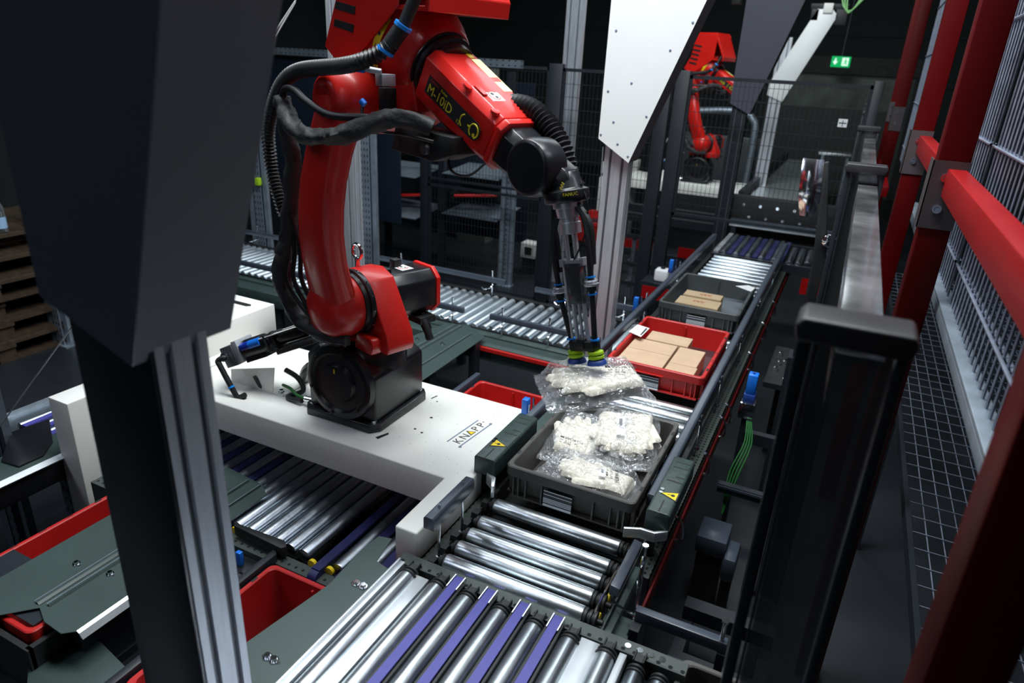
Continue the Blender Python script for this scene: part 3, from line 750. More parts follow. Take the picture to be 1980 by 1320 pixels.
for x in (-0.845, -0.754, -0.663, -0.566, -0.470, -0.376, -0.284, -0.208):
    mb.box(x-0.010, x+0.010, 1.236, 1.262, ZR+0.002, ZR+0.012); mb.box(x-0.014, x-0.010, 1.236, 1.27, ZR-0.01, ZR+0.014); mb.box(x+0.010, x+0.014, 1.236, 1.27, ZR-0.01, ZR+0.014)
mb.build('bearing_clip', M['blackm'], nc, bevel=0.001, seg=1)
MB().box(-0.90, -0.10, 0.45, 1.25, 0.69, 0.70).build('under_tray', M['blackm'], nc, smooth=False)
# cyan drive belts glimpsed between rollers
mb = MB()
for x in (-0.734, -0.640, -0.543, -0.447): mb.cyl((x, 0.5, ZR-0.02), (x, 1.15, ZR-0.02), 0.0035, 6)
mb.build('drive_belt', mat('turquoise_belt', (0.01, 0.22, 0.34), 0.4), nc)

# guard plate left of it, with slots and bolts
def plate(label, poly, z, folds, bolts, slots=(), m='plate', lip=None):
    t = thing('guard_plate', (sum(p[0] for p in poly)/len(poly), sum(p[1] for p in poly)/len(poly), z-0.003), label, 'guard plate')
    MB().prism(poly, 'z', z-0.003, z).build('sheet', M[m], t, bevel=0.001, seg=1)
    if folds:
        mb = MB()
        for (xa, ya, xb, yb, w) in folds:
            d = Vector((xb-xa, yb-ya, 0)); n_ = Vector((-d.y, d.x, 0)).normalized()*w/2
            mb.add([(xa-n_.x, ya-n_.y, z), (xb-n_.x, yb-n_.y, z), (xb+n_.x, yb+n_.y, z), (xa+n_.x, ya+n_.y, z), (xa-n_.x*.3, ya-n_.y*.3, z+0.006), (xb-n_.x*.3, yb-n_.y*.3, z+0.006), (xb+n_.x*.3, yb+n_.y*.3, z+0.006), (xa+n_.x*.3, ya+n_.y*.3, z+0.006)],
                   [(0, 1, 2, 3), (4, 5, 6, 7), (0, 1, 5, 4), (1, 2, 6, 5), (2, 3, 7, 6), (3, 0, 4, 7)])
        mb.build('fold', M[m], t, smooth=False)
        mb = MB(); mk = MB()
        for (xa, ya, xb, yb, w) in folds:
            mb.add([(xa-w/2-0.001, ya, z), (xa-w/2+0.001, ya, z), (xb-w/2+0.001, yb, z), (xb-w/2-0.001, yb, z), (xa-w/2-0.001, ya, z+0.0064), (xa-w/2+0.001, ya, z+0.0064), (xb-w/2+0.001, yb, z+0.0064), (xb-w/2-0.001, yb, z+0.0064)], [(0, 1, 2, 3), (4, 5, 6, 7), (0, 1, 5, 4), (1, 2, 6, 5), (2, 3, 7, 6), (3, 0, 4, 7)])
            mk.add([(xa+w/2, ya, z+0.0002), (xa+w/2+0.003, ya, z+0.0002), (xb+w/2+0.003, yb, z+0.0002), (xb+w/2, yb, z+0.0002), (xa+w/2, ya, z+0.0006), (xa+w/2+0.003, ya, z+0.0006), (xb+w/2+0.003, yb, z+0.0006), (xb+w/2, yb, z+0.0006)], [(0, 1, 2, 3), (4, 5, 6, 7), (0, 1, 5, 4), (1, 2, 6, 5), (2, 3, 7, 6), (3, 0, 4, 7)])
        mb.build('fold_edge', M['galv'], t, smooth=False); mk.build('fold_groove', M['blackm'], t, smooth=False)  # bright strips painted as edge highlights of the folds, dark lines opposite
    if bolts:
        mb = MB()
        for p in bolts: bolt(mb, (p[0], p[1], z), (0, 0, 1), 0.0075, 0.008)
        mb.build('bolt', M['chrome'], t)
        mb = MB()
        for p in bolts: mb.box(p[0]-0.016, p[0]+0.016, p[1]-0.004, p[1]+0.004, z, z+0.0006)
        mb.build('slot', M['blackm'], t, smooth=False)
    return t
plate('green-grey guard plate with bolt pairs beside the near transfer conveyor', [(-0.910, 0.55), (-0.910, 1.225), (-0.955, 1.235), (-0.975, 1.335), (-1.016, 1.325), (-1.022, 1.25), (-1.010, 1.10), (-1.060, 0.80), (-1.060, 0.55)], ZR-0.004, [], [(-0.948, 1.135), (-0.925, 1.135), (-0.975, 0.845), (-0.955, 0.845)])
# its hanging skirt
# ------------------------------------------------------------------ lower conveyor system (left)
ZL = 0.60
lc = thing('roller_conveyor', (-1.6, 1.7, 0), 'lower roller conveyor with dark rollers running beneath the white robot base', 'conveyor')
x = -2.24
seq = []
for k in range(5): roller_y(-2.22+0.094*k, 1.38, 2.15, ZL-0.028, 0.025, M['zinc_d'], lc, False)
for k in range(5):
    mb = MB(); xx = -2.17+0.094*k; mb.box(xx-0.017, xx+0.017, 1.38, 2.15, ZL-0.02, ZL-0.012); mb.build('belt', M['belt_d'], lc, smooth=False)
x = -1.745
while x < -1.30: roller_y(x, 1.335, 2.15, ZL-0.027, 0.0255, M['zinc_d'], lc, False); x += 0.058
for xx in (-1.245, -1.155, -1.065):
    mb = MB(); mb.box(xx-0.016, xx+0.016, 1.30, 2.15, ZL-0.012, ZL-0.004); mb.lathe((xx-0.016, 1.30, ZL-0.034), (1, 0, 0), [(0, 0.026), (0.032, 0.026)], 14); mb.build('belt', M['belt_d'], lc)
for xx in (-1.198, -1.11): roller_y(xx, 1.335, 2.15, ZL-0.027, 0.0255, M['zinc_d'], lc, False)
mb = MB(); mb.box(-2.3, -0.98, 1.285, 1.325, ZL-0.04, ZL-0.030).box(-2.3, -0.98, 1.28, 1.286, ZL-0.12, ZL-0.030).box(-2.3, -0.98, 2.16, 2.2, ZL-0.12, ZL-0.03)
mb.build('punched_crossbar', M['perfx'], lc, bevel=0.001, seg=1)
mb = MB()
for xx in (-1.285, -1.215, -1.13, -1.62): mb.lathe((xx, 1.325, ZL-0.022), (0, 1, 0), [(0, 0.015), (0.012, 0.015)], 12)
mb.build('bearing_ring', M['yellow'], lc)
MB().box(-2.3, -1.0, 1.3, 2.2, 0.44, 0.45).build('under_tray', M['blackm'], lc, smooth=False)
mb = MB()
for X in (-2.25, -1.02):
    for Y in (1.3, 2.15): mb.box(X-0.03, X+0.03, Y-0.02, Y+0.02, 0, 0.48)
mb.build('leg', M['anth'], lc, smooth=False)
mb = MB(); mb.prism([(-1.60, 1.325), (-1.40, 1.335), (-1.375, 1.315), (-1.385, 1.30), (-1.60, 1.31)], 'z', ZL-0.02, ZL+0.02); mb.build('deflector', M['blackm'], lc, bevel=0.002)
MB().box(-1.66, -1.42, 1.10, 1.29, ZL-0.10, ZL-0.05).build('control_board', M['black'], lc, bevel=0.002)
mb = MB(); random.seed(3)
for k in range(14):
    a_, b_ = -1.63+random.random()*0.17, 1.13+random.random()*0.13; mb.box(a_, a_+0.012, b_, b_+0.008, ZL-0.05, ZL-0.03)
mb.build('connector', M['chrome'], lc, smooth=False)
MB().box(-1.515, -1.495, 1.232, 1.247, ZL-0.05, ZL+0.0).build('blue_connector', M['blue'], lc, bevel=0.002)

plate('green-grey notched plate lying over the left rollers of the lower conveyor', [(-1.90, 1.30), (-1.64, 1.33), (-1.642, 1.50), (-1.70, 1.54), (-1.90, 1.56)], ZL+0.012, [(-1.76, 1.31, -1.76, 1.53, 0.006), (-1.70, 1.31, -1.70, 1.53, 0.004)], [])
tote('small red tote at the end of the lower conveyor beside the near guard plate', -1.385, -1.02, 0.74, 1.262, 0.375, 0.215, M['tote_red'], mat('dark_tray_floor', (0.035, 0.034, 0.042), 0.45))

st = thing('tote_stand', (-1.2, 1.0, 0), 'dark steel stand under the small red tote', 'stand')
MB().box(-1.41, -1.00, 0.70, 1.27, 0.345, 0.370).build('shelf', M['anth'], st, smooth=False)
mb = MB()
for X in (-1.39, -1.04):
    for Y in (0.74, 1.22): mb.box(X-0.02, X+0.02, Y-0.02, Y+0.02, 0, 0.345)
mb.build('leg', M['anth'], st, smooth=False)
mb = MB(); mb.prism([(-1.42, 0.62), (-1.395, 0.62), (-1.395, 1.29), (-1.42, 1.31)], 'z', 0.52, 0.60); mb.build('side_rail', M['anth'], st, bevel=0.002)

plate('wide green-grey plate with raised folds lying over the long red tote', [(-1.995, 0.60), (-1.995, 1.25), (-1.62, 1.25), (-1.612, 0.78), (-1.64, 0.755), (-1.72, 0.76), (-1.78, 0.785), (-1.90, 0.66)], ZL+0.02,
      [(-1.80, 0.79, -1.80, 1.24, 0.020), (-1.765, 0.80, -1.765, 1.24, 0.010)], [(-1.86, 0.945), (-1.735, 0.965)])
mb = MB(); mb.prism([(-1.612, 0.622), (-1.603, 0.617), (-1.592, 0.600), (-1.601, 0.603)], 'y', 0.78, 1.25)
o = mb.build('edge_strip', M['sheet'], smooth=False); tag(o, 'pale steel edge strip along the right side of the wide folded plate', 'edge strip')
tote('long red tote under the wide folded plate, only its left wall showing', -2.125, -1.725, 0.72, 1.28, 0.42, 0.185, M['tote_red'], None)
o = MB().box(-2.10, -1.742, 0.742, 0.90, 0.6065, 0.6105).build('dark_flap', M['anth'], smooth=False); tag(o, 'dark flap closing the near end of the long red tote, bottom left', 'flap')
ls = thing('tote_stand', (-2.0, 0.95, 0), 'dark steel stand carrying the long red tote and the wide plate', 'stand')
MB().box(-2.13, -1.64, 0.68, 1.27, 0.385, 0.415).build('shelf', M['anth'], ls, smooth=False)
MB().box(-1.718, -1.700, 0.70, 1.25, 0.42, 0.580).box(-2.12, -1.70, 0.695, 0.710, 0.42, 0.580).build('side_channel', M['blackm'], ls, smooth=False)  # black panels put in for the shade on the tote's outer walls
MB().box(-1.672, -1.645, 0.80, 1.24, 0.415, 0.612).build('bracket', M['anth'], ls, smooth=False)
mb = MB()
for X in (-2.08, -1.66):
    for Y in (0.70, 1.22): mb.box(X-0.02, X+0.02, Y-0.02, Y+0.02, 0, 0.405)
mb.build('leg', M['anth'], ls, smooth=False)
o = MB().prism([(-1.76, 0.80), (-1.66, 0.85), (-1.37, 0.80), (-1.30, 0.70), (-1.30, 0.55), (-1.50, 0.55), (-1.76, 0.72)], 'z', 0.50, 0.51).build('guard_plate', M['plate'], bevel=0.002)
tag(o, 'long green-grey plate slanting across the bottom left behind the foreground post', 'guard plate')
o = MB().box(-1.60, -1.40, 0.56, 0.60, 0.0, 0.50).build('support_leg', M['anth']); tag(o, 'dark support panel under the slanting green-grey plate', 'support')
# far left channel
ch = thing('cover_channel', (-2.55, 1.2, 0.55), 'green-grey cover channel with pale edge, far left beside the white leg of the robot base', 'cover channel')
MB().box(-2.66, -2.50, 0.80, 1.52, ZL+0.01, ZL+0.016).build('top_plate', M['plate'], ch, bevel=0.001)
MB().prism([(-2.50, ZL+0.016), (-2.475, ZL+0.006), (-2.478, ZL-0.0), (-2.50, ZL+0.008)], 'y', 0.80, 1.50).build('pale_edge', M['sheet'], ch, smooth=False)
MB().box(-2.52, -2.49, 0.80, 1.50, ZL-0.09, ZL+0.008).build('side_wall', M['black'], ch, bevel=0.001)
mb = MB(); bolt(mb, (-2.60, 1.27, ZL+0.016), (0, 0, 1)); bolt(mb, (-2.57, 1.275, ZL+0.016), (0, 0, 1)); mb.build('bolt', M['chrome'], ch)
mb = MB(); mb.box(-2.58, -2.52, 1.32, 1.38, 0, ZL-0.08).box(-2.62, -2.57, 0.86, 0.9, 0, ZL+0.01); mb.build('punched_leg', M['perf_dk'], ch, smooth=False)
# far-left conveyor with blue rollers
fl = thing('roller_conveyor', (-2.95, 1.75, 0), 'roller conveyor with dark blue belts at the far left behind the white leg', 'conveyor')
for k in range(6):
    x = -2.92+0.074*k
    roller_y(x, 1.38, 1.80, 0.57, 0.017, M['zinc_d'], fl, False)
    MB().box(x+0.022, x+0.052, 1.39, 1.79, 0.572, 0.586).build('belt', M['belt'], fl, smooth=False)
MB().box(-3.02, -2.97, 1.36, 1.85, 0.53, 0.60).build('side_frame', M['galv'], fl, bevel=0.002)
MB().box(-3.02, -2.52, 1.33, 1.375, 0.50, 0.565).box(-3.02, -2.52, 1.81, 1.85, 0.50, 0.565).build('end_frame', M['black'], fl, bevel=0.002)
mb = MB()
for X in (-2.99, -2.55):
    for Y in (1.35, 1.83): mb.box(X-0.02, X+0.02, Y-0.015, Y+0.015, 0, 0.51)
mb.build('leg', M['anth'], fl, smooth=False)
MB().prism([(-2.80, 1.30), (-2.62, 1.16), (-2.53, 1.17), (-2.53, 1.26), (-2.60, 1.34), (-2.78, 1.44)], 'z', 0.60, 0.625).build('scoop_plate', M['black'], fl, bevel=0.003)

# ------------------------------------------------------------------ white robot base (L-shaped welded beam)
ZB = 0.865
wb = thing('robot_plinth', (-1.46, 1.86, 0), 'white L-shaped machine base with the KNAPP-logo plate under the near red robot', 'machine base')
wb['label'] = 'white L-shaped machine base with a printed bar logo under the near red robot'
def beam(poly, z0, z1, name, parent, bev=0.006):
    mb = MB(); mb.prism(poly, 'z', z0, z1); return mb.build(name, M['white'], parent, bevel=bev, seg=3)
beam([(-2.49, 1.59), (-0.955, 1.59), (-0.950, 1.314), (-0.876, 1.314), (-0.876, 2.10), (-0.916, 2.14), (-2.49, 2.14)], 0.742, ZB, 'deck', wb)
MB().box(-2.49, -2.377, 1.30, 1.589, 0.06, ZB).build('leg', M['white'], wb, bevel=0.006)
MB().box(-2.40, -2.25, 1.75, 2.10, 0.0, 0.742).build('leg', M['white'], wb, bevel=0.006)
MB().box(-0.98, -0.884, 2.0, 2.12, 0.0, 0.742).build('leg', M['white'], wb, bevel=0.006)
hs = MB(); hs.box(-2.58, -2.27, 1.60, 2.235, ZB, 1.0)
hs.build('raised_housing', M['white'], wb, bevel=0.004, seg=2)
MB().prism([(-2.49, 2.17), (-2.35, 2.17), (-2.335, 2.155), (-2.35, 2.14), (-2.49, 2.14)], 'z', 1.0, 1.001).build('cable_slot', M['blackm'], wb, smooth=False)
MB().box(-2.27, -2.20, 1.62, 2.13, ZB, 0.872).build('housing_flange', M['white'], wb, bevel=0.001)
# logo: two bars, KNAPP with a yellow triangle for the A
lg = frame((-1.048, 1.790, ZB), (0.10, 1, 0), (-1, 0.10, 0))
MB(lg).box(-0.008, 0.182, -0.044, -0.039, 0, 0.0006).box(-0.008, 0.182, 0.010, 0.015, 0, 0.0006).build('logo_bar', M['ink_b'], wb, smooth=False)
mb = MB(lg); mb.lathe((-0.010, -0.044, 0), (0, 0, 1), [(0, 0.006), (0.0008, 0.006)], 12); mb.lathe((0.186, 0.015-0.055, 0), (0, 0, 1), [(0, 0.006), (0.0008, 0.006)], 12); mb.build('logo_dot', M['ink_b'], wb, smooth=False)
def lt(ch, x): text('logo_letter', ch, 0.046, M['ink'], wb, lg @ Matrix.Translation((x, -0.031, 0.0003)))
lt('K', 0.002); lt('N', 0.038); lt('P', 0.112); lt('P', 0.146)
MB(lg).prism([(0.075, -0.030), (0.107, -0.030), (0.091, 0.003)], 'z', 0.0003, 0.0009).build('logo_triangle_edge', M['ink'], wb, smooth=False)
MB(lg).prism([(0.080, -0.0275), (0.102, -0.0275), (0.091, -0.006)], 'z', 0.0009, 0.0014).build('logo_triangle', M['yellow'], wb, smooth=False)
random.seed(5)
mb = MB()
for k in range(46):
    x = -1.30+random.random()*0.38; y = 1.62+random.random()*0.50
    mb.lathe((x, y, ZB-0.0002), (0, 0, 1), [(0, 0.0012), (0.0005, 0.0012)], 6)
for (x, y, r) in ((-1.20, 1.90, 0.006), (-1.17, 1.79, 0.005), (-1.205, 1.80, 0.005), (-1.25, 2.02, 0.004), (-1.90, 1.67, 0.003), (-1.02, 1.97, 0.003)): mb.lathe((x, y, ZB-0.0002), (0, 0, 1), [(0, r), (0.0005, r)], 10)
mb.prism([(-1.29, 1.68), (-1.275, 1.675), (-1.262, 1.72), (-1.27, 1.73)], 'z', ZB, ZB+0.0005)
mb.prism([(-1.285, 2.03), (-1.28, 2.028), (-1.272, 2.06), (-1.278, 2.062)], 'z', ZB, ZB+0.0005)
mb.build('paint_chips', M['blackm'], wb, smooth=False)

# ------------------------------------------------------------------ red robot arm
CX, CY = -1.46, 1.86
PHI = math.radians(-18)
def build_robot(lean=0.0, label='near red six-axis robot arm on a black foot, bending over the totes'):
    t = thing('industrial_robot', (CX, CY, ZB), label, 'robot arm')
    def lp(q): return Vector(q)+Vector((lean*max(0, min(1, (q[2]-0.45)/0.66)), 0, 0))
    B0 = Matrix.Translation((CX, CY, ZB))
    RB = B0 @ Matrix.Rotation(PHI, 4, 'Z')                 # x forward, y = side t, z up
    # --- foot
    mb = MB(B0)
    mb.prism([(-0.165, -0.14), (-0.14, -0.172), (0.14, -0.172), (0.165, -0.14), (0.165, 0.15), (0.14, 0.178), (-0.14, 0.178), (-0.165, 0.15)], 'z', 0, 0.032)
    base = mb.build('base_plate', M['black'], t, bevel=0.004)
    mb = MB(B0)
    for sx in (-0.135, 0.138):
        for sy in (-0.145, 0.15): mb.lathe((sx, sy, 0.032), (0, 0, 1), [(0, 0.013), (0.003, 0.013), (0.003, 0.009), (0.009, 0.009), (0.009, 0.004)], 12)
    mb.build('bolt', M['chrome'], base)
    mb = MB(B0)
    mb.prism([(-0.145, 0.032), (0.150, 0.032), (0.150, 0.205), (0.09, 0.245), (-0.09, 0.285), (-0.145, 0.235)], 'y', -0.150, 0.155)
    mb.build('foot_casting', M['black'], t, bevel=0.012, seg=3)
    mb = MB(B0)
    cc = (0.012, -0.150, 0.165)
    mb.lathe(cc, (0, -1, 0), [(0, 0.142), (0.022, 0.138), (0.030, 0.128), (0.030, 0.112), (0.020, 0.104), (0.020, 0.075), (0.034, 0.066), (0.036, 0.03), (0.036, 0.0)], 40)
    mb.build('round_cover', M['black'], t)
    mb = MB(B0)
    for k in range(6):
        a = k*PI/3+0.3; mb.lathe((cc[0]+0.12*math.cos(a), -0.180, cc[2]+0.12*math.sin(a)), (0, -1, 0), [(0, 0.006), (0.004, 0.006)], 8)
    mb.build('cover_bolt', M['blackm'], t)
    MB(B0).box(0.005, 0.011, -0.1865, -0.186, 0.205, 0.222).build('yellow_mark', M['yellow'], t, smooth=False)
    # neck
    mb = MB(B0); mb.lathe((0, 0, 0.20), (0, 0, 1), [(0, 0.155), (0.03, 0.150), (0.06, 0.138), (0.07, 0.128), (0.10, 0.125), (0.105, 0.118)], 36)
    mb.build('neck_ring', M['black'], t)
    # --- turret (first axis), heading PHI
    mb = MB(RB)
    mb.lathe((0, 0, 0.302), (0, 0, 1), [(0, 0.115), (0.012, 0.118), (0.03, 0.105), (0.05, 0.08)], 32)
    mb.prism([(-0.125, 0.302), (0.235, 0.302), (0.245, 0.325), (0.235, 0.37), (0.175, 0.47), (0.135, 0.535), (0.075, 0.558), (0.0, 0.548), (-0.055, 0.50), (-0.115, 0.37)], 'y', -0.075, 0.035)
    tur = mb.build('turret', M['red'], t, bevel=0.014, seg=3)
    mb = MB(RB); mb.prism([(0.10, 0.300), (0.20, 0.300), (0.215, 0.33), (0.205, 0.36), (0.12, 0.36)], 'y', -0.115, -0.07)
    mb.build('hard_stop', M['red'], tur, bevel=0.008, seg=2)
    mb = MB(RB); mb.lathe((0.075, -0.075, 0.45), (0, -1, 0), [(0, 0.112), (0.004, 0.114), (0.018, 0.114), (0.022, 0.106), (0.034, 0.104), (0.036, 0.098)], 36)
    mb.build('joint_ring', M['black'], t)
    mb = MB(RB)
    for k in range(14):
        a = 2*PI*k/14; mb.lathe((0.075+0.1145*math.cos(a), -0.086, 0.45+0.1145*math.sin(a)), (math.cos(a), 0, math.sin(a)), [(0, 0.003), (0.002, 0.003)], 6)
    mb.build('ring_screw', M['chrome'], t)
    # motor on the far side
    mb = MB(RB)
    def octo(cx, cz, r, c=0.42): return [(cx+r, cz-r*c), (cx+r, cz+r*c), (cx+r*c, cz+r), (cx-r*c, cz+r), (cx-r, cz+r*c), (cx-r, cz-r*c), (cx-r*c, cz-r), (cx+r*c, cz-r)]
    mb.prism(octo(0.075, 0.452, 0.080, 0.6), 'y', 0.03, 0.205)
    mot = mb.build('motor', M['black'], t, bevel=0.006, seg=2)
    MB(RB).prism(octo(0.075, 0.452, 0.084, 0.6), 'y', 0.205, 0.222).build('motor_end_cap', M['red'], mot, bevel=0.003)
    lb = RB @ frame((0.04, 0.10, 0.534), (1, 0, 0), (0, 1, 0))
    MB(lb).box(-0.005, 0.055, 0.0, 0.05, -0.004, -0.0012).build('white_label', M['paper'], mot, smooth=False)
    MB(lb).lathe((0.025, 0.025, -0.0012), (0, 0, 1), [(0, 0.019), (0.0006, 0.019)], 20).build('red_print_ring', M['ink_red'], mot, smooth=False)
    MB(lb).lathe((0.025, 0.025, -0.0006), (0, 0, 1), [(0, 0.016), (0.0006, 0.016)], 20).build('white_print_disc', M['paper'], mot, smooth=False)
    MB(lb).lathe((0.019, 0.022, 0), (0, 0, 1), [(0, 0.006), (0.0006, 0.006)], 10).lathe((0.032, 0.030, 0), (0, 0, 1), [(0, 0.005), (0.0006, 0.005)], 10).build('print_mark', M['ink'], mot, smooth=False)
    mb = MB(RB)
    mb.tube([Vector((0.0+0.026*math.cos(a*PI/10), -0.02, 0.60+0.026*math.sin(a*PI/10))) for a in range(21)], 0.006, 8)
    mb.cyl((0.0, -0.02, 0.545), (0.0, -0.02, 0.576), 0.009, 12)
    mb.build('lifting_eye', M['chrome'], t)
    mb = MB(RB); mb.cyl((0.12, 0.16, 0.365), (0.15, 0.17, 0.31), 0.018, 12).cyl((0.16, 0.14, 0.36), (0.19, 0.15, 0.29), 0.014, 12).box(0.10, 0.17, 0.12, 0.19, 0.345, 0.37)
    mb.cyl((0.15, 0.17, 0.31), (0.12, 0.20, 0.26), 0.014, 12).box(0.02, 0.05, 0.10, 0.13, 0.525, 0.56).box(0.06, 0.10, 0.03, 0.05, 0.53, 0.55)
    mb.build('motor_connector', M['blackm'], t, bevel=0.002)
    # --- lower arm link (curved)
    mb = MB(RB)
    zs = [(0.45, 0.075, -0.168, 0.088, 0.060), (0.50, 0.080, -0.172, 0.088, 0.058), (0.56, 0.092, -0.192, 0.083, 0.056), (0.63, 0.106, -0.212, 0.080, 0.054), (0.72, 0.124, -0.228, 0.078, 0.053), (0.80, 0.140, -0.233, 0.077, 0.053),
          (0.88, 0.155, -0.229, 0.076, 0.053), (0.96, 0.171, -0.216, 0.075, 0.054), (1.03, 0.186, -0.200, 0.076, 0.056), (1.09, 0.197, -0.185, 0.078, 0.056), (1.12, 0.200, -0.180, 0.074, 0.054)]
    secs = []
    for (z, x, tt, wx, wt) in zs:
        x += lean*(z-0.45)/0.66
        ring = []
        for k in range(24):
            a = 2*PI*k/24; c, s = math.cos(a), math.sin(a); e = 0.72
            ring.append((x+wx*math.copysign(abs(c)**e, c), tt+wt*math.copysign(abs(s)**e, s), z))
        secs.append(ring)
    mb.loft(secs)
    mb.lathe((0.075, -0.110, 0.45), (0, -1, 0), [(0, 0.100), (0.02, 0.105), (0.06, 0.106), (0.095, 0.094), (0.122, 0.066), (0.132, 0.03), (0.134, 0.0)], 32)
    mb.lathe((0.200+lean, -0.110, 1.11), (0, -1, 0), [(0, 0.088), (0.01, 0.092), (0.06, 0.094), (0.100, 0.084), (0.128, 0.062), (0.136, 0.050), (0.134, 0.040), (0.112, 0.034), (0.108, 0.0)], 32)
    mb.build('lower_arm', M['red'], t, angle=70)
    RB0 = RB; RB = RB @ Matrix.Translation((lean, 0, 0))
    # --- elbow housing
    mb = MB(RB); mb.lathe((0.200, -0.112, 1.11), (0, 1, 0), [(0, 0.080), (0.004, 0.084), (0.036, 0.084), (0.040, 0.076)], 32)
    mb.build('joint_ring', M['black'], t)
    U = RB @ frame((0.29, 0, 1.28), (0.883, 0, -0.469), (0, 1, 0))      # x along forearm, y side, z up-normal
    mb = MB(RB)
    mb.lathe((0.200, -0.075, 1.11), (0, 1, 0), [(0, 0.088), (0.01, 0.098), (0.13, 0.105), (0.15, 0.095)], 32)
    mb.prism([(0.105, 1.07), (0.165, 1.02), (0.25, 1.025), (0.40, 1.09), (0.36, 1.25), (0.24, 1.36), (0.14, 1.34), (0.10, 1.20)], 'y', -0.075, 0.09)
    mb2 = MB(U); mb2.lathe((-0.16, 0.01, -0.012), (1, 0, 0), [(0, 0.100), (0.02, 0.128), (0.10, 0.140), (0.18, 0.138), (0.24, 0.122), (0.275, 0.108), (0.285, 0.103), (0.286, 0.098)], 40)
    n = len(mb.v); mb.v += mb2.v; mb.f += [[i+n for i in f] for f in mb2.f]
    eh = mb.build('elbow_housing', M['red'], t, bevel=0.006, angle=50)
    mb = MB(U); mb.lathe((0.120, 0.01, -0.012), (1, 0, 0), [(0, 0.094), (0.004, 0.098), (0.010, 0.098), (0.013, 0.091), (0.018, 0.091), (0.021, 0.096), (0.030, 0.094), (0.034, 0.085), (0.06, 0.082)], 36)
    mb.build('wrist_bearing_ring', M['black'], t)
    # yellow direction sticker on housing
    mb = MB(U); 
    pts = []
    for k in range(9):
        a = math.radians(198+k*6); 
        pts.append((a,))
    for (h0, h1, m_, nm, off) in ((0.002, 0.030, 'yellow', 'yellow_sticker', 0.0012),):
        vs = []; fs = []
        for k in range(10):
            a = math.radians(150+k*7)
            for h in (h0, h1): vs.append((h, 0.01+0.1415*math.cos(a), -0.012+0.1415*math.sin(a)))
        for k in range(9): fs.append((2*k, 2*k+1, 2*k+3, 2*k+2))
        mb.add(vs, fs); mb.build(nm, M[m_], eh, smooth=False)
    mb = MB(U)
    for k in range(5):
        a = math.radians(157+k*13.5)
        mb.lathe((0.016, 0.01+0.1415*math.cos(a), -0.012+0.1415*math.sin(a)), (0, math.cos(a), math.sin(a)), [(0, 0.006), (0.0006, 0.006)], 3+k % 2)
    mb.build('sticker_print', M['ink'], eh, smooth=False)
    # rear cover box
    mb = MB(RB)
    mb.prism([(0.16, 1.62), (0.115, 1.37), (0.045, 1.245), (0.095, 1.212), (0.20, 1.219), (0.315, 1.290), (0.40, 1.350), (0.42, 1.60)], 'y', -0.135, -0.129)
    mb.prism([(0.16, 1.62), (0.115, 1.37), (0.30, 1.36), (0.40, 1.350), (0.42, 1.60)], 'y', 0.150, 0.156)
    mb.prism([(0.16, 1.62), (0.115, 1.37), (0.06, 1.27), (0.07, 1.27), (0.13, 1.37), (0.17, 1.62)], 'y', -0.13, 0.152)
    mb.prism([(0.30, 1.345), (0.515, 1.335), (0.520, 1.375), (0.40, 1.62), (0.16, 1.62), (0.16, 1.60), (0.38, 1.60), (0.505, 1.37), (0.50, 1.348), (0.30, 1.355)], 'y', -0.13, 0.152)
    rc = mb.build('rear_cover', M['red'], t, bevel=0.002, seg=1, smooth=False)
    mb = MB(RB)
    for k in range(5):
        x = 0.135+0.010*k; z = 1.305+0.045*k
        mb.prism([(x-0.035, z-0.006), (x+0.060, z-0.022), (x+0.066, z-0.002), (x-0.028, z+0.013)], 'y', -0.1362, -0.1340)
    mb.build('vent_slot', M['blackm'], rc, smooth=False)
    mb = MB(U)
    for (sy) in (-0.02, 0.045):
        mb.lathe((0.035, sy, 0.128), (0.2, 0, 1), [(0, 0.012), (0.004, 0.012), (0.004, 0.008), (0.014, 0.008), (0.014, 0.004)], 12)
    mb.build('bolt', M['chrome'], rc)
    MB(U).box(0.01, 0.06, -0.045, 0.07, 0.112, 0.126).build('cover_bracket', M['red'], rc, bevel=0.004)
    # --- forearm
    mb = MB(U)
    def fsec(s_, hw, zt, zb, c): return [(s_, hw-c, zt), (s_, -hw+c, zt), (s_, -hw, zt-c), (s_, -hw, zb+c*1.2), (s_, -hw+c*1.5, zb), (s_, hw-c*1.5, zb), (s_, hw, zb+c*1.2), (s_, hw, zt-c)]
    mb.loft([fsec(0.150, 0.062, 0.040, -0.085, 0.020), fsec(0.166, 0.084, 0.054, -0.100, 0.022), (fsec(0.30, 0.086, 0.052, -0.100, 0.022)), fsec(0.44, 0.080, 0.046, -0.092, 0.020), fsec(0.462, 0.079, 0.044, -0.090, 0.020), fsec(0.463, 0.074, 0.040, -0.086, 0.020), fsec(0.470, 0.074, 0.040, -0.086, 0.020), fsec(0.471, 0.082, 0.047, -0.094, 0.020), fsec(0.488, 0.080, 0.045, -0.092, 0.020), fsec(0.490, 0.07, 0.036, -0.08, 0.02)])
    fa = mb.build('forearm', M['red'], t, bevel=0.003, seg=2, angle=25)
    mb = MB(U); mb.lathe((0.33, -0.078, 0.052), (0.3, 0.2, 1), [(-0.004, 0.016), (0.002, 0.014), (0.003, 0.008)], 16).lathe((0.438, -0.068, 0.046), (0, 0, 1), [(-0.004, 0.013), (0.003, 0.012), (0.004, 0.006)], 14)
    mb.box(0.335, 0.375, -0.06, -0.045, 0.05, 0.0545)
    mb.build('raised_boss', M['red'], fa)
    # black type plate on the side
    def sidef(x, z): return U @ frame((x, -0.0862, z), (1, 0.0, -0.02), (0, -0.0, 1))
    sm = sidef(0.2, -0.045)
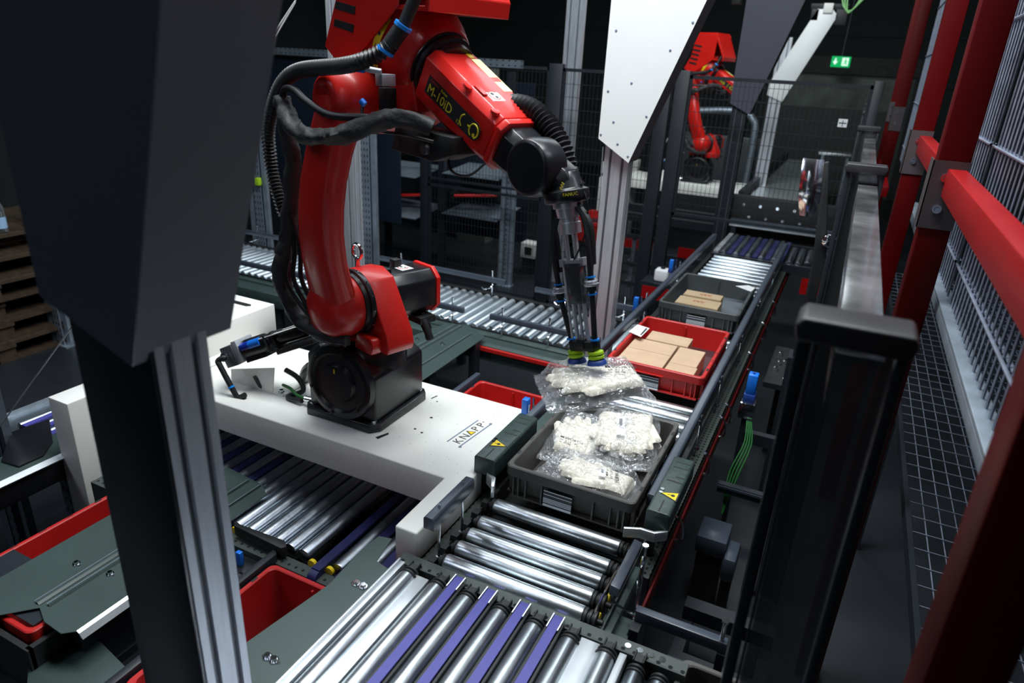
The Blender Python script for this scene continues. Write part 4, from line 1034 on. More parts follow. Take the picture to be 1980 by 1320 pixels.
    MB(sm).prism([(0.0, 0.0), (0.205, 0.0), (0.225, 0.004), (0.236, 0.020), (0.232, 0.040), (0.215, 0.048), (0.0, 0.048)], 'z', 0.0, 0.0008).build('type_plate', M['blackm'], fa, smooth=False)
    text('type_text', 'M-10iD', 0.036, M['ink_y'], fa, sm @ Matrix.Translation((0.008, 0.006, 0.0010)))
    text('type_text', '12', 0.016, M['ink_y'], fa, sm @ Matrix.Translation((0.142, 0.004, 0.0010)))
    text('maker_text', 'FANUC', 0.012, M['ink_red'], fa, sm @ Matrix.Translation((0.010, 0.036, 0.0010)))
    text('maker_text', 'Robot', 0.011, M['ink_y'], fa, sm @ Matrix.Translation((0.058, 0.036, 0.0010)))
    mb = MB(sm)
    for (cx_, a0, a1) in ((0.212, -60, 250), (0.172, 110, 250)):
        mb.tube([Vector((cx_+0.017*math.cos(math.radians(a0+(a1-a0)*k/14)), 0.024+0.017*math.sin(math.radians(a0+(a1-a0)*k/14)), 0.0012)) for k in range(15)], 0.0022, 5)
    mb.lathe((0.216, 0.014, 0.0008), (0, 0, 1), [(0, 0.005), (0.001, 0.005)], 10).box(0.186, 0.198, 0.022, 0.026, 0.0008, 0.0018)
    mb.build('arm_emblem', M['ink_y'], fa, smooth=False)
    tm = U @ frame((0.165, 0.02, 0.0545), (1, 0, -0.03), (0, 1, 0))
    MB(tm).box(0.04, 0.19, 0.012, 0.044, -0.0012, 0.0014).build('yellow_label', mat('pale_yellow_label', (0.85, 0.80, 0.30), 0.3), fa, smooth=False)
    MB(tm).box(0.012, 0.035, 0.012, 0.030, 0, 0.0014).build('yellow_label', M['yellow'], fa, smooth=False)
    sq = MB(tm); sq.box(0.185, 0.230, -0.06, -0.015, -0.0012, 0.0008); sq.build('white_label', M['paper'], fa, smooth=False)
    MB(tm).lathe((0.2075, -0.0375, 0.0008), (0, 0, 1), [(0, 0.018), (0.0004, 0.018)], 20).build('red_print_ring', M['ink_red'], fa, smooth=False)
    MB(tm).lathe((0.2075, -0.0375, 0.0012), (0, 0, 1), [(0, 0.0155), (0.0004, 0.0155)], 20).build('white_print_disc', M['paper'], fa, smooth=False)
    MB(tm).lathe((0.201, -0.041, 0.0016), (0, 0, 1), [(0, 0.0055), (0.0004, 0.0055)], 10).lathe((0.215, -0.035, 0.0016), (0, 0, 1), [(0, 0.005), (0.0004, 0.005)], 10).build('print_mark', M['ink'], fa, smooth=False)
    # --- wrist
    mb = MB(U)
    mb.loft([fsec(0.488, 0.070, 0.034, -0.082, 0.02), fsec(0.53, 0.070, 0.034, -0.080, 0.02), fsec(0.58, 0.064, 0.026, -0.072, 0.02), fsec(0.625, 0.050, 0.034, -0.060, 0.022), fsec(0.67, 0.044, 0.036, -0.040, 0.02), fsec(0.69, 0.038, 0.026, -0.02, 0.015)])
    mb.lathe((0.600, -0.078, -0.004), (0, 1, 0), [(0, 0.060), (0.005, 0.068), (0.03, 0.072), (0.075, 0.070), (0.085, 0.062)], 36)
    wr = mb.build('wrist', M['black'], t, bevel=0.002, seg=2, angle=50)
    J5 = U @ Vector((0.600, 0, 0.0))
    flg = RB @ Vector((0.885, 0, 0.952))
    T = RB @ frame((0.885, 0, 0.950), (0.966, 0, 0.26), (0, 1, 0))       # z up along tool axis
    mb = MB(T); mb.lathe((0, 0, -0.035), (0, 0, 1), [(0, 0.034), (0.002, 0.052), (0.010, 0.057), (0.030, 0.057), (0.034, 0.046), (0.055, 0.040), (0.075, 0.030)], 32)
    mb.box(-0.075, -0.01, -0.035, 0.035, 0.0, 0.05)
    mb.build('tool_flange', M['black'], t, bevel=0.002, angle=50)
    fm = T @ frame((0.0, -0.0568, -0.016), (1, 0, 0), (0, 0, 1))
    text('type_text', 'FANUC', 0.011, M['ink_y'], wr, T @ frame((0.030, -0.050, -0.018), (0.78, 0.62, 0), (0, 0, 1)))
    text('type_text', 'FANUC', 0.013, M['ink_y'], wr, U @ frame((0.69, -0.045, 0.02), (0.12, 0, -1), (1, 0, 0.12)))
    mb = MB(T)
    for a in (0.2, 1.1, 2.0, 2.9): bolt(mb, (0.046*math.cos(a), 0.046*math.sin(a), 0.006), (0, 0, 1), 0.004, 0.006)
    mb.build('flange_bolt', M['chrome'], t)
    # --- hoses
    def corr(name, pts, r, m, step=0.0060, rip=0.0030):
        p = resample(smooth_path([RB0 @ lp(q) for q in pts], 10), step)
        return MB().tube(p, r, 16, ripple=rip).build(name, m, t, angle=80)
    corr('corrugated_hose', [(0.455, -0.19, 1.262), (0.43, -0.215, 1.235), (0.38, -0.24, 1.212), (0.30, -0.25, 1.198), (0.12, -0.26, 1.180), (0.03, -0.265, 1.145), (-0.035, -0.265, 1.085), (-0.095, -0.26, 1.00), (-0.115, -0.25, 0.92), (-0.105, -0.25, 0.85), (-0.07, -0.25, 0.775), (-0.05, -0.25, 0.745)], 0.0185, M['rubber'])
    corr('corrugated_hose', [(0.60, 0.055, 1.115), (0.655, 0.055, 1.125), (0.715, 0.055, 1.115), (0.765, 0.055, 1.085), (0.81, 0.055, 1.04), (0.838, 0.055, 0.99), (0.850, 0.050, 0.955)], 0.0265, M['rubber'], 0.0062, 0.0038)
    mb = MB(RB); mb.cyl((0.44, -0.205, 1.240), (0.475, -0.175, 1.300), 0.021, 18).cyl((0.475, -0.175, 1.300), (0.50, -0.15, 1.38), 0.016, 14); mb.build('hose_coupling', M['blackm'], t)
    mb = MB(RB); mb.cyl((0.438, -0.208, 1.236), (0.441, -0.205, 1.243), 0.0235, 18).cyl((0.472, -0.178, 1.294), (0.476, -0.175, 1.302), 0.0235, 18); mb.build('blue_ring', M['cyanb'], t)
    MB(RB).box(0.37, 0.40, -0.19, -0.145, 1.155, 1.185).cyl((0.40, -0.19, 1.19), (0.37, -0.22, 1.195), 0.008, 10).build('valve_block', M['alu'], t, bevel=0.003)
    MB(RB).cyl((0.372, -0.222, 1.195), (0.36, -0.235, 1.197), 0.011, 12).cyl((0.335, -0.2, 1.105), (0.325, -0.205, 1.115), 0.009, 12).build('blue_knob', M['blue'], t)
    MB(RB).box(0.34, 0.37, -0.16, -0.12, 1.09, 1.15).build('valve_bracket', M['blackm'], t, bevel=0.003)
    mb = MB(); mb.tube(smooth_path([RB @ Vector(q) for q in [(0.325, -0.20, 1.105), (0.34, -0.21, 1.07), (0.40, -0.20, 1.045), (0.48, -0.17, 1.04), (0.55, -0.14, 1.03)]], 8), 0.0045, 8)
    mb.tube(smooth_path([RB @ Vector(q) for q in [(0.50, -0.05, 1.02), (0.55, -0.08, 0.955), (0.62, -0.08, 0.95), (0.66, -0.06, 0.985)]], 8), 0.0035, 8)
    mb.build('air_line', M['rubber'], t)
    # wrapped cable loom
    pts = [(0.015, -0.265, 1.075), (0.04, -0.275, 1.090), (0.07, -0.285, 1.065), (0.12, -0.295, 1.030), (0.20, -0.30, 1.015), (0.29, -0.29, 1.020), (0.37, -0.26, 1.045), (0.43, -0.21, 1.075), (0.48, -0.16, 1.080), (0.52, -0.12, 1.060)]
    p = resample(smooth_path([RB0 @ lp(q) for q in pts], 10), 0.006)
    MB().tube(p, 0.024, 14, rough=0.55, seed=2).build('wrapped_cable_loom', M['sleeve'], t, angle=80)
    pts = [(0.025, -0.265, 1.07), (0.025, -0.26, 1.0), (0.02, -0.25, 0.93), (0.0, -0.245, 0.84), (-0.02, -0.25, 0.74), (-0.05, -0.26, 0.64), (-0.075, -0.265, 0.54), (-0.06, -0.255, 0.45), (-0.01, -0.23, 0.385), (0.08, -0.20, 0.36), (0.15, -0.16, 0.355)]
    p = resample(smooth_path([RB0 @ lp(q) for q in pts], 10), 0.008)
    MB().tube(p, 0.026, 14, rough=0.5, seed=5).build('wrapped_cable_loom', M['sleeve'], t, angle=80)
    mb = MB()
    for k in range(3):
        d = 0.018*k
        mb.tube(smooth_path([RB0 @ lp(q) for q in [(-0.01+d*.4, -0.26, 0.76), (-0.03+d, -0.255+d*.5, 0.64), (-0.04+d, -0.27+d, 0.54), (0.00+d, -0.25+d, 0.46-d*.6), (0.07, -0.22, 0.39)]], 8), 0.0075, 8)
    mb.build('black_cable', M['rubber'], t)
    mb = MB(); mb.tube(smooth_path([RB @ Vector(q) for q in [(0.04, -0.28, 1.09), (0.06, -0.28, 1.125), (0.11, -0.28, 1.128), (0.18, -0.28, 1.10), (0.27, -0.27, 1.075), (0.36, -0.24, 1.075), (0.46, -0.18, 1.08)]], 8), 0.0105, 10)
    mb.build('black_cable', M['rubber'], t)
    MB(RB).prism([(0.34, 0.985), (0.52, 0.975), (0.60, 1.00), (0.60, 1.045), (0.36, 1.055)], 'y', -0.12, -0.02).build('cable_tray', M['blackm'], t, bevel=0.004)
    MB(RB).cyl((0.50, -0.12, 1.005), (0.50, -0.135, 1.005), 0.014, 18).build('grey_cap', M['alu_d'], t)
    mb = MB(RB); mb.tube(smooth_path([Vector(q) for q in [(-0.02, -0.22, 0.40), (0.0, -0.20, 0.46), (0.01, -0.19, 0.42), (0.03, -0.18, 0.37)]], 6), 0.004, 6).tube(smooth_path([Vector(q) for q in [(-0.03, -0.20, 0.41), (-0.01, -0.18, 0.47), (0.02, -0.17, 0.41), (0.05, -0.16, 0.36)]], 6), 0.004, 6)
    mb.build('braided_cable', M['alu'], t)
    return t, RB, T, U
robot, RB, TT, UU = build_robot()

# --- suction gripper (held by the robot)
def build_gripper():
    TT = globals()['TT'] @ Matrix.Scale(0.855, 4, (0, 0, 1))
    t = thing('suction_gripper', TT @ Vector((0, 0, -0.035)), 'slim suction gripper with two lime and blue cups hanging from the near robot wrist', 'gripper')
    mb = MB(TT)
    mb.lathe((0, 0, -0.035), (0, 0, -1), [(0, 0.037), (0.018, 0.037), (0.020, 0.031), (0.045, 0.029), (0.047, 0.024), (0.060, 0.024), (0.062, 0.027), (0.092, 0.027), (0.094, 0.018)], 28)
    mb.build('mounting_flange', M['satin'], t)
    mb = MB(TT)
    for (x, y) in ((-0.010, -0.010), (0.012, -0.004), (0.0, 0.014)): mb.cyl((x, y, -0.12), (x, y, -0.21), 0.006, 10)
    for (x, y) in ((-0.026, -0.010), (0.026, 0.004)): mb.box(x-0.006, x+0.006, y-0.012, y+0.012, -0.222, -0.200)
    mb.box(-0.030, 0.030, -0.016, 0.016, -0.214, -0.204)
    mb.build('guide_rod', M['satin'], t)
    mb = MB(TT); mb.box(-0.024, 0.024, -0.014, 0.014, -0.335, -0.214); mb.build('valve_body', M['glass'], t, bevel=0.003)
    mb = MB(TT); mb.box(-0.018, 0.018, -0.010, 0.010, -0.33, -0.225); mb.build('cylinder_core', M['black'], t, bevel=0.003)
    mb = MB(TT)
    for (x, y, z0, z1, r) in ((-0.012, -0.01, -0.335, -0.455, 0.0055), (0.014, 0.0, -0.335, -0.455, 0.0055), (-0.026, -0.014, -0.21, -0.44, 0.003), (0.027, 0.01, -0.21, -0.44, 0.003), (0.002, -0.006, -0.335, -0.46, 0.004)): mb.cyl((x, y, z0), (x, y, z1), r, 8)
    mb.build('slide_rod', M['satin'], t)
    MB(TT).box(-0.040, 0.040, -0.016, 0.016, -0.478, -0.448).box(-0.012, 0.012, -0.02, 0.02, -0.470, -0.440).build('cup_holder', M['blackm'], t, bevel=0.003)
    for i, (sx, top) in enumerate(((-0.033, -0.255), (0.033, -0.235))):
        a = MB(TT); a.cyl((sx*1.15, -0.004, -0.448), (sx*1.6, -0.010, top-0.06), 0.0072, 12); tubeo = a.build('suction_tube', M['blackm'], t)
        mb = MB(TT); mb.lathe((sx*1.62, -0.010, top-0.062), (-(sx*.3), 0, 1), [(0, 0.011), (0.014, 0.012), (0.014, 0.0085), (0.045, 0.0085)], 14); mb.build('fitting', M['blackm'], tubeo)
        mb = MB(TT); mb.lathe((sx*1.62, -0.010, top-0.046), (-(sx*.3), 0, 1), [(0, 0.017), (0.003, 0.019), (0.006, 0.019), (0.006, 0.014), (0.012, 0.014), (0.014, 0.017), (0.017, 0.016)], 16); mb.build('steel_nut', M['satin'], tubeo)
        mb = MB(TT); mb.lathe((sx*1.62, -0.010, top-0.022), (0, 0, 1), [(0, 0.0125), (0.004, 0.0125)], 16).lathe((sx*1.6, -0.010, top-0.072), (0, 0, 1), [(0, 0.0125), (0.004, 0.0125)], 16).lathe((sx*1.18, -0.004, -0.446), (0, 0, 1), [(0, 0.012), (0.005, 0.012)], 16); mb.build('blue_ring', M['cyanb'], tubeo)
        mb = MB(); mb.tube(smooth_path([TT @ Vector(q) for q in [(sx*1.62, -0.01, top-0.02), (sx*1.75, -0.01, top+0.06), (sx*1.6, -0.005, top+0.13), (sx*1.0, 0.0, top+0.19)]], 8), 0.0075, 10); mb.build('air_tube', M['rubber'], tubeo)
        cup = MB(TT); cup.lathe((sx, 0, -0.478), (0, 0, -1), [(0, 0.012), (0.002, 0.020), (0.008, 0.021), (0.012, 0.016), (0.016, 0.021), (0.022, 0.021), (0.026, 0.016)], 24); c_ = cup.build('suction_cup', M['lime'], t)
        lip = MB(TT); lip.lathe((sx, 0, -0.503), (0, 0, -1), [(0, 0.016), (0.004, 0.022), (0.010, 0.024), (0.016, 0.026), (0.017, 0.020)], 24); lip.build('cup_lip', M['navy'], c_)
    mb = MB()
    mb.tube(smooth_path([TT @ Vector(q) for q in [(0.05, 0.0, 0.0), (0.062, 0, -0.05), (0.045, 0, -0.13), (0.01, -0.01, -0.20), (-0.02, -0.012, -0.23)]], 8), 0.0022, 6)
    mb.tube(smooth_path([TT @ Vector(q) for q in [(-0.04, 0.0, -0.03), (-0.052, 0, -0.08), (-0.048, 0, -0.15), (-0.05, 0, -0.24)]], 8), 0.0065, 8)
    mb.tube(smooth_path([TT @ Vector(q) for q in [(0.03, 0.0, -0.05), (0.058, 0, -0.10), (0.06, 0, -0.16), (0.055, 0, -0.22)]], 8), 0.010, 8)
    mb.build('loose_cable', M['rubber'], t)
    return t
grip = build_gripper()

# pneumatic unit on the white base
def build_pneumatics():
    t = thing('air_valve_unit', (-1.88, 1.78, ZB), 'compressed air valve unit with blue sleeve on a folded white bracket beside the robot foot', 'air valve unit')
    mb = MB(); mb.prism([(-2.035, ZB), (-1.820, ZB), (-1.800, 0.98), (-2.030, 0.918)], 'y', 1.742, 1.746)
    mb.box(-1.82, -1.77, 1.742, 1.98, ZB, ZB+0.004)
    br = mb.build('bracket', M['white'], t, smooth=False)
    MB().prism([(-1.915, 0.915), (-1.900, 0.925), (-1.888, 0.918), (-1.872, 0.885), (-1.875, 0.873), (-1.89, 0.878)], 'y', 1.7405, 1.7415).build('oval_hole', M['blackm'], br, smooth=False)
    ax = Vector((0.866, 0.18, 0.40)).normalized()
    K = frame((-2.005, 1.735, 0.995), ax, (0, 1, 0))
    MB(K).box(-0.01, 0.42, -0.045, 0.06, 0.02, 0.024).build('mounting_strip', M['white'], t, bevel=0.001)
    MB(K).box(0.0, 0.055, -0.055, 0.035, -0.045, 0.035).build('port_block', M['alu_d'], t, bevel=0.003)
    MB(K).box(0.055, 0.078, -0.05, 0.05, -0.04, 0.045).build('silver_plate', M['alu'], t, bevel=0.002)
    MB(K).lathe((0.078, -0.01, 0), (1, 0, 0), [(0, 0.03), (0.004, 0.036), (0.10, 0.036), (0.115, 0.026), (0.13, 0.026), (0.135, 0.034), (0.145, 0.034)], 24).box(0.075, 0.17, -0.03, 0.04, -0.05, -0.02).build('valve_body', M['black'], t)
    vs = []; fs = []
    mb = MB(K)
    for i in range(7):
        a = math.radians(215+i*12)
        for h in (0.085, 0.125): vs.append((h, -0.01+0.0375*math.cos(a), 0.0375*math.sin(a)*-1*0+0.0375*math.sin(math.radians(215+i*12-40))))
    mb.lathe((0.085, -0.034, 0.012), (1, 0, 0), [(0, 0.0), (0.0, 0.0165), (0.040, 0.0165), (0.040, 0.0)], 20); mb.build('dark_blue_sleeve', mat('deep_blue_plastic', (0.005, 0.03, 0.35), 0.35), t)
    mb = MB(K); mb.lathe((0.125, -0.034, 0.012), (1, 0, 0), [(0, 0.0), (0.0, 0.0175), (0.052, 0.0175), (0.052, 0.0)], 20); mb.build('blue_sleeve', M['blue'], t)
    MB(K).lathe((0.24, -0.01, 0.0), (1, 0, 0), [(0, 0.02), (0.01, 0.027), (0.13, 0.027), (0.14, 0.02)], 20).build('filter_cylinder', M['black'], t)
    MB(K).box(0.195, 0.24, -0.04, 0.03, -0.04, 0.03).box(0.23, 0.40, -0.045, 0.0, -0.055, -0.035).build('manifold', M['blackm'], t, bevel=0.003)
    MB(K).box(0.20, 0.21, -0.048, -0.04, -0.02, 0.03).cyl((0.015, -0.058, 0.0), (0.015, -0.068, 0.0), 0.018, 6).cyl((0.24, -0.05, -0.03), (0.24, -0.058, -0.03), 0.008, 10).build('fitting', M['chrome'], t)
    p0 = K @ Vector((0.012, -0.072, 0)); 
    mb = MB(); mb.tube(smooth_path([p0+Vector((0.01, 0.01, 0)), p0, p0+Vector((-0.012, -0.01, -0.012)), p0+Vector((0.0, -0.012, -0.03)), p0+Vector((0.055, -0.014, -0.115)), p0+Vector((0.075, -0.012, -0.14)), p0+Vector((0.105, -0.005, -0.125))], 8), [0.013]*0 or 0.0105, 12)
    mb.build('elbow_pipe', M['blackm'], t)
    q = p0+Vector((0.045, -0.014, -0.10)); MB().cyl(q, q+Vector((0.004, 0, -0.006)), 0.0125, 14).build('blue_ring', M['cyanb'], t)
    mb = MB()
    mb.tube(smooth_path([(-1.80, 1.80, 0.95), (-1.74, 1.80, 0.93), (-1.70, 1.78, 0.895), (-1.74, 1.74, 0.875), (-1.66, 1.73, 0.885)]), 0.010, 8).tube(smooth_path([(-1.62, 1.80, 1.0), (-1.70, 1.82, 0.98), (-1.77, 1.86, 0.90), (-1.78, 1.9, 0.88)]), 0.017, 8)
    mb.build('black_cable', M['rubber'], t)
    MB().tube(smooth_path([(-1.79, 1.77, 0.90), (-1.74, 1.755, 0.905), (-1.69, 1.74, 0.895), (-1.63, 1.735, 0.895)]), 0.006, 8).build('green_cable', M['green'], t)
    MB().cyl((-1.65, 1.735, 0.895), (-1.61, 1.74, 0.895), 0.011, 12).lathe((-1.795, 1.765, ZB+0.004), (0, 0, 1), [(0, 0.012), (0.003, 0.012), (0.003, 0.008), (0.012, 0.008)], 6).build('steel_connector', M['chrome'], t)
    return t
pneu = build_pneumatics()

# ------------------------------------------------------------------ aluminium posts and sheet covers
def alu_post(x0, x1, y0, y1, z0, z1, label, cat='post', mfront='alu', mside='alu', long='x', name='aluminium_post'):
    """slotted extrusion; wide faces carry two grooves, narrow faces one or two"""
    t = thing(name, ((x0+x1)/2, (y0+y1)/2, z0), label, cat)
    g = 0.009; d = 0.007
    def edge(a, b, n):   # grooves along an edge, returns list of (param, depth)
        out = [(a, 0)]; L = b-a
        for k in range(n):
            c = a+L*(k+0.5)/n if n > 1 else a+L/2
            out += [(c-g/2-0.002, 0), (c-g/2, d), (c+g/2, d), (c+g/2+0.002, 0)]
        out.append((b, 0)); return out
    nx = 2 if x1-x0 > 0.07 else 1; ny = 2 if y1-y0 > 0.07 else 1
    poly = [(a, y0+e) for a, e in edge(x0, x1, nx)] + [(x1-e, a) for a, e in edge(y0, y1, ny)][1:] + [(x1-(a-x0), y1-e) for a, e in edge(x0, x1, nx)][1:] + [(x0+e, y1-(a-y0)) for a, e in edge(y0, y1, ny)][1:-1]
    MB().prism(poly, 'z', z0, z1).build('extrusion', M[mfront], t, bevel=0, smooth=False)
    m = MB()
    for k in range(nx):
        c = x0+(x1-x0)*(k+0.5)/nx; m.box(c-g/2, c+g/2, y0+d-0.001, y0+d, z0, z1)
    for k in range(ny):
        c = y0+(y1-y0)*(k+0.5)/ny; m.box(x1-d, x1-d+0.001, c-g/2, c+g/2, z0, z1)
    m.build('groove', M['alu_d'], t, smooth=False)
    MB().box(x0-0.02, x1+0.02, y0-0.02, y1+0.02, max(z0-0.012, 0), z0+0.002 if z0 < 0.01 else z0).build('foot_plate', M['anth'], t, smooth=False)
    return t
def cover(xl, zl, xv, zv, xt, zt, y0, y1, m, label, screws=True):
    """tapering sheet cover: vertical left edge, pointed lower corner, right edge leaning outwards"""
    t = thing('sheet_cover', (xl, y0, zl), label, 'sheet cover')
    poly = [(xl, zl), (xv, zv), (xt, zt), (xl, zt)]
    e = 0.0025
    MB().prism(poly, 'y', y0, y0+e).build('front_sheet', M[m], t, smooth=False)
    dx, dz = xt-xv, zt-zv; L = math.hypot(dx, dz); nx_, nz_ = -dz/L*e, dx/L*e
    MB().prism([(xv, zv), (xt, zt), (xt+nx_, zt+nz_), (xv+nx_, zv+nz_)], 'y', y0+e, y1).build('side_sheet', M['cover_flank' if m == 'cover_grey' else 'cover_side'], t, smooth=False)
    MB().prism([(xl, zl), (xv, zv), (xv, zv+e), (xl, zl+e)], 'y', y0+e, y1).prism([(xl, zl), (xl+e, zl), (xl+e, zt), (xl, zt)], 'y', y0+e, y1).build('edge_sheet', M[m], t, smooth=False)
    if screws:
        s = MB()
        for (fx, fz) in screws: s.lathe((fx, y0-0.001, fz), (0, 1, 0), [(-0.001, 0.004), (0.001, 0.006)], 8)
        s.build('screw', M['ink_b'], t)
    return t
M['cover_flank'] = mat('lightened_matt_flank', (0.19, 0.20, 0.225), 0.42, 0, 0.04, 2)  # matt grey, lightened in colour in place of more side light
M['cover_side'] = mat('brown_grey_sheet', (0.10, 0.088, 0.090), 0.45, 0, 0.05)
post_near = alu_post(-0.952, -0.790, 0.556, 0.642, 0.0, 3.2, 'foreground aluminium post with grooves under the dark grey sheet cover')
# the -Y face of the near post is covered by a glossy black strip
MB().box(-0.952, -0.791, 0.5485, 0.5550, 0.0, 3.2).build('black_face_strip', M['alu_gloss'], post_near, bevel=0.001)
cover(-0.968, 1.768, -0.795, 1.702, -0.398, 2.90, 0.525, 0.690, 'cover_grey', 'large dark grey sheet cover in the foreground, top left', None)
alu_post(-1.060, -0.940, 3.19, 3.27, 0.0, 3.2, 'grooved aluminium post right of the gripper, under the large white cover')
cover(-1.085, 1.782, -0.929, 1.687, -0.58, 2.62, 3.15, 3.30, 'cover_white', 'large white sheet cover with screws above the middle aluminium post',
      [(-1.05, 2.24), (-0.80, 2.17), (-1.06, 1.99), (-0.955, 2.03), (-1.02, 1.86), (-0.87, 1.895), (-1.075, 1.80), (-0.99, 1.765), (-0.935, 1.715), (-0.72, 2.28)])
alu_post(-2.69, -2.55, 3.19, 3.27, 0.0, 3.2, 'aluminium post directly behind the near red robot arm')
alu_post(-2.59, -2.43, 6.32, 6.40, 0.0, 3.4, 'tall aluminium post standing behind the mesh fence, seen left of the white cover')
M['cover_slate'] = mat('slate_sheet_cover', (0.085, 0.088, 0.115), 0.35, 0, 0.04, 2)
M['cover_side'] = M['cover_side']
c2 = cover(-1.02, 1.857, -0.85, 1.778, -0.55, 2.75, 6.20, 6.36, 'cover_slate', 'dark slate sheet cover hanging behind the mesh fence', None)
alu_post(-1.0, -0.88, 6.24, 6.32, 0.0, 2.9, 'dark post under the slate sheet cover behind the mesh fence', mfront='anth')
# narrow white cover far behind
t = thing('sheet_cover', (-1.0, 9.2, 1.8), 'narrow slanting white sheet cover behind the slate one', 'sheet cover')
MB().prism([(-1.098, 1.86), (-0.914, 1.795), (-0.497, 2.738), (-0.56, 2.80), (-0.72, 2.80), (-1.093, 2.0)], 'y', 9.2, 9.3).build('front_sheet', M['cover_white'], t, bevel=0.002)
alu_post(-1.07, -0.93, 9.22, 9.30, 0.0, 2.5, 'aluminium post under the narrow slanting white cover')
t = thing('cable_junction', (-0.60, 9.3, 2.75), 'cluster of junction boxes and green cables above the narrow white cover', 'junction boxes')
MB().box(-0.80, -0.40, 9.25, 9.4, 2.80, 2.86).box(-0.78, -0.70, 9.2, 9.3, 2.68, 2.80).box(-0.52, -0.40, 9.2, 9.3, 2.64, 2.80).build('mounting_bar', M['blackm'], t, bevel=0.004)
MB().box(-0.66, -0.56, 9.18, 9.26, 2.76, 2.86).build('white_box', M['white'], t, bevel=0.004)
mb = MB()
for k in range(3): mb.tube(smooth_path([(-0.50+0.03*k, 9.25, 2.95), (-0.45+0.02*k, 9.2, 2.82-0.02*k), (-0.36, 9.22, 2.80), (-0.28+0.03*k, 9.25, 2.98)]), 0.008, 6)
mb.build('green_cable', mat('pale_green_cable', (0.25, 0.55, 0.20), 0.5), t)
t = thing('cable_junction', (-0.95, 4.4, 2.55), 'white switch box and dark fittings at the top edge between the two covers', 'junction boxes')
MB().box(-1.30, -0.90, 7.05, 7.15, 2.78, 2.84).box(-1.28, -1.20, 7.0, 7.08, 2.66, 2.80).build('mounting_bar', M['blackm'], t, bevel=0.004)
MB().box(-1.12, -1.02, 6.98, 7.06, 2.66, 2.78).build('white_box', M['white'], t, bevel=0.004)

# ------------------------------------------------------------------ right: guard posts and red fence
def guard_post(y, z1, label):
    t = thing('guard_bay', (0.045, y, 0), label, 'guard frame')
    mb = MB(); mb.prism([(-0.018, z1-0.03), (0.106, z1-0.03), (0.110, z1-0.010), (0.104, z1), (-0.014, z1), (-0.022, z1-0.010)], 'y', y-0.008, y+0.062)
    mb.build('cap', M['blackm2'], t, bevel=0.004, seg=3)
    MB().box(-0.016, 0.000, y, y+0.05, 0.0, z1-0.03).box(0.004, 0.008, y, y+0.05, 0.0, z1-0.03).build('left_leg', M['anth'], t, bevel=0.002)
    MB().box(0.092, 0.104, y, y+0.05, 0.0, z1-0.03).build('right_leg', M['anth'], t, bevel=0.002)
    MB().box(0.009, 0.091, y+0.012, y+0.016, 0.02, z1-0.03).build('acrylic_pane', M['glass'], t, smooth=False)
    return t
M['blackm2'] = mat('worn_black_cap', (0.030, 0.030, 0.033), 0.42, 0, 0.15, 12)
ysg = [0.84, 2.60, 4.80, 7.0, 9.2, 11.4]
lbl = ['nearest black guard frame with acrylic pane, blurred in the lower right foreground', 'second black guard frame of the row on the right, behind the blurred one', 'third black guard frame of the row on the right', 'fourth black guard frame of the row on the right', 'fifth black guard frame of the row on the right, small in the distance', 'farthest black guard frame of the row on the right']
for y, l_ in zip(ysg, lbl): guard_post(y, 1.838, l_)
for k, (ya, yb) in enumerate(zip(ysg, ysg[1:])):
    o = MB().box(0.030, 0.088, ya+0.075, yb-0.02, 1.765, 1.775).box(0.030, 0.036, ya+0.075, yb-0.02, 1.70, 1.765).build('guard_top_strip', M['strip'], bevel=0.001)
    tag(o, ['glossy grey top strip between the nearest and second guard frames', 'glossy grey top strip between the second and third guard frames', 'glossy grey top strip between the third and fourth guard frames', 'glossy grey top strip between the fourth and fifth guard frames', 'farthest short glossy grey strip of the guard row'][k], 'guard rail strip')

def red_post(y, label, z1=4.2):
    t = thing('fence_post', (0.25, y, 0), label, 'fence post')
    MB().box(0.205, 0.285, y, y+0.08, 0.0, z1).build('post_tube', M['red_dark'], t, bevel=0.006)
    if y < 1: return t
    MB().box(0.196, 0.2850, y-0.006, y-0.003, 1.72, 1.905).box(0.196, 0.199, y-0.006, y+0.09, 1.72, 1.905).build('clear_bracket', M['bracket'], t, smooth=False)
    mb = MB()
    for z in (1.86, 1.775): mb.lathe((0.235, y-0.006, z), (0, -1, 0), [(0, 0.012), (0.003, 0.012), (0.003, 0.007), (0.010, 0.006)], 12)
    mb.build('bolt', M['chrome'], t)
    return t
M['bracket'] = mat('grey_bracket_plate', (0.075, 0.062, 0.066), 0.35, 0, 0.1)
for y, l_ in ((0.78, 'nearest thick red fence post at the right edge, mostly dark'), (2.24, 'second red fence post from the right, with a grey bracket and bolts'), (3.56, 'third red fence post, brightly lit on its left face, with a grey bracket'), (6.6, 'red fence post farther back beside the last mesh panels'), (8.0, 'farthest red fence post by the dark gate')):
    red_post(y, l_)
def red_bar(ya, yb, z, label):
    o = MB().box(0.235, 0.282, ya-0.02, yb, z-0.075, z).build('fence_rail', M['red_bar'], bevel=0.004); tag(o, label, 'fence rail')
red_bar(0.88, 2.235, 1.885, 'nearest red horizontal fence rail crossing the right side')
red_bar(2.34, 3.555, 1.885, 'red horizontal fence rail between the second and third red posts')
red_bar(6.0, 8.0, 1.35, 'distant red horizontal rail behind the third red post') 
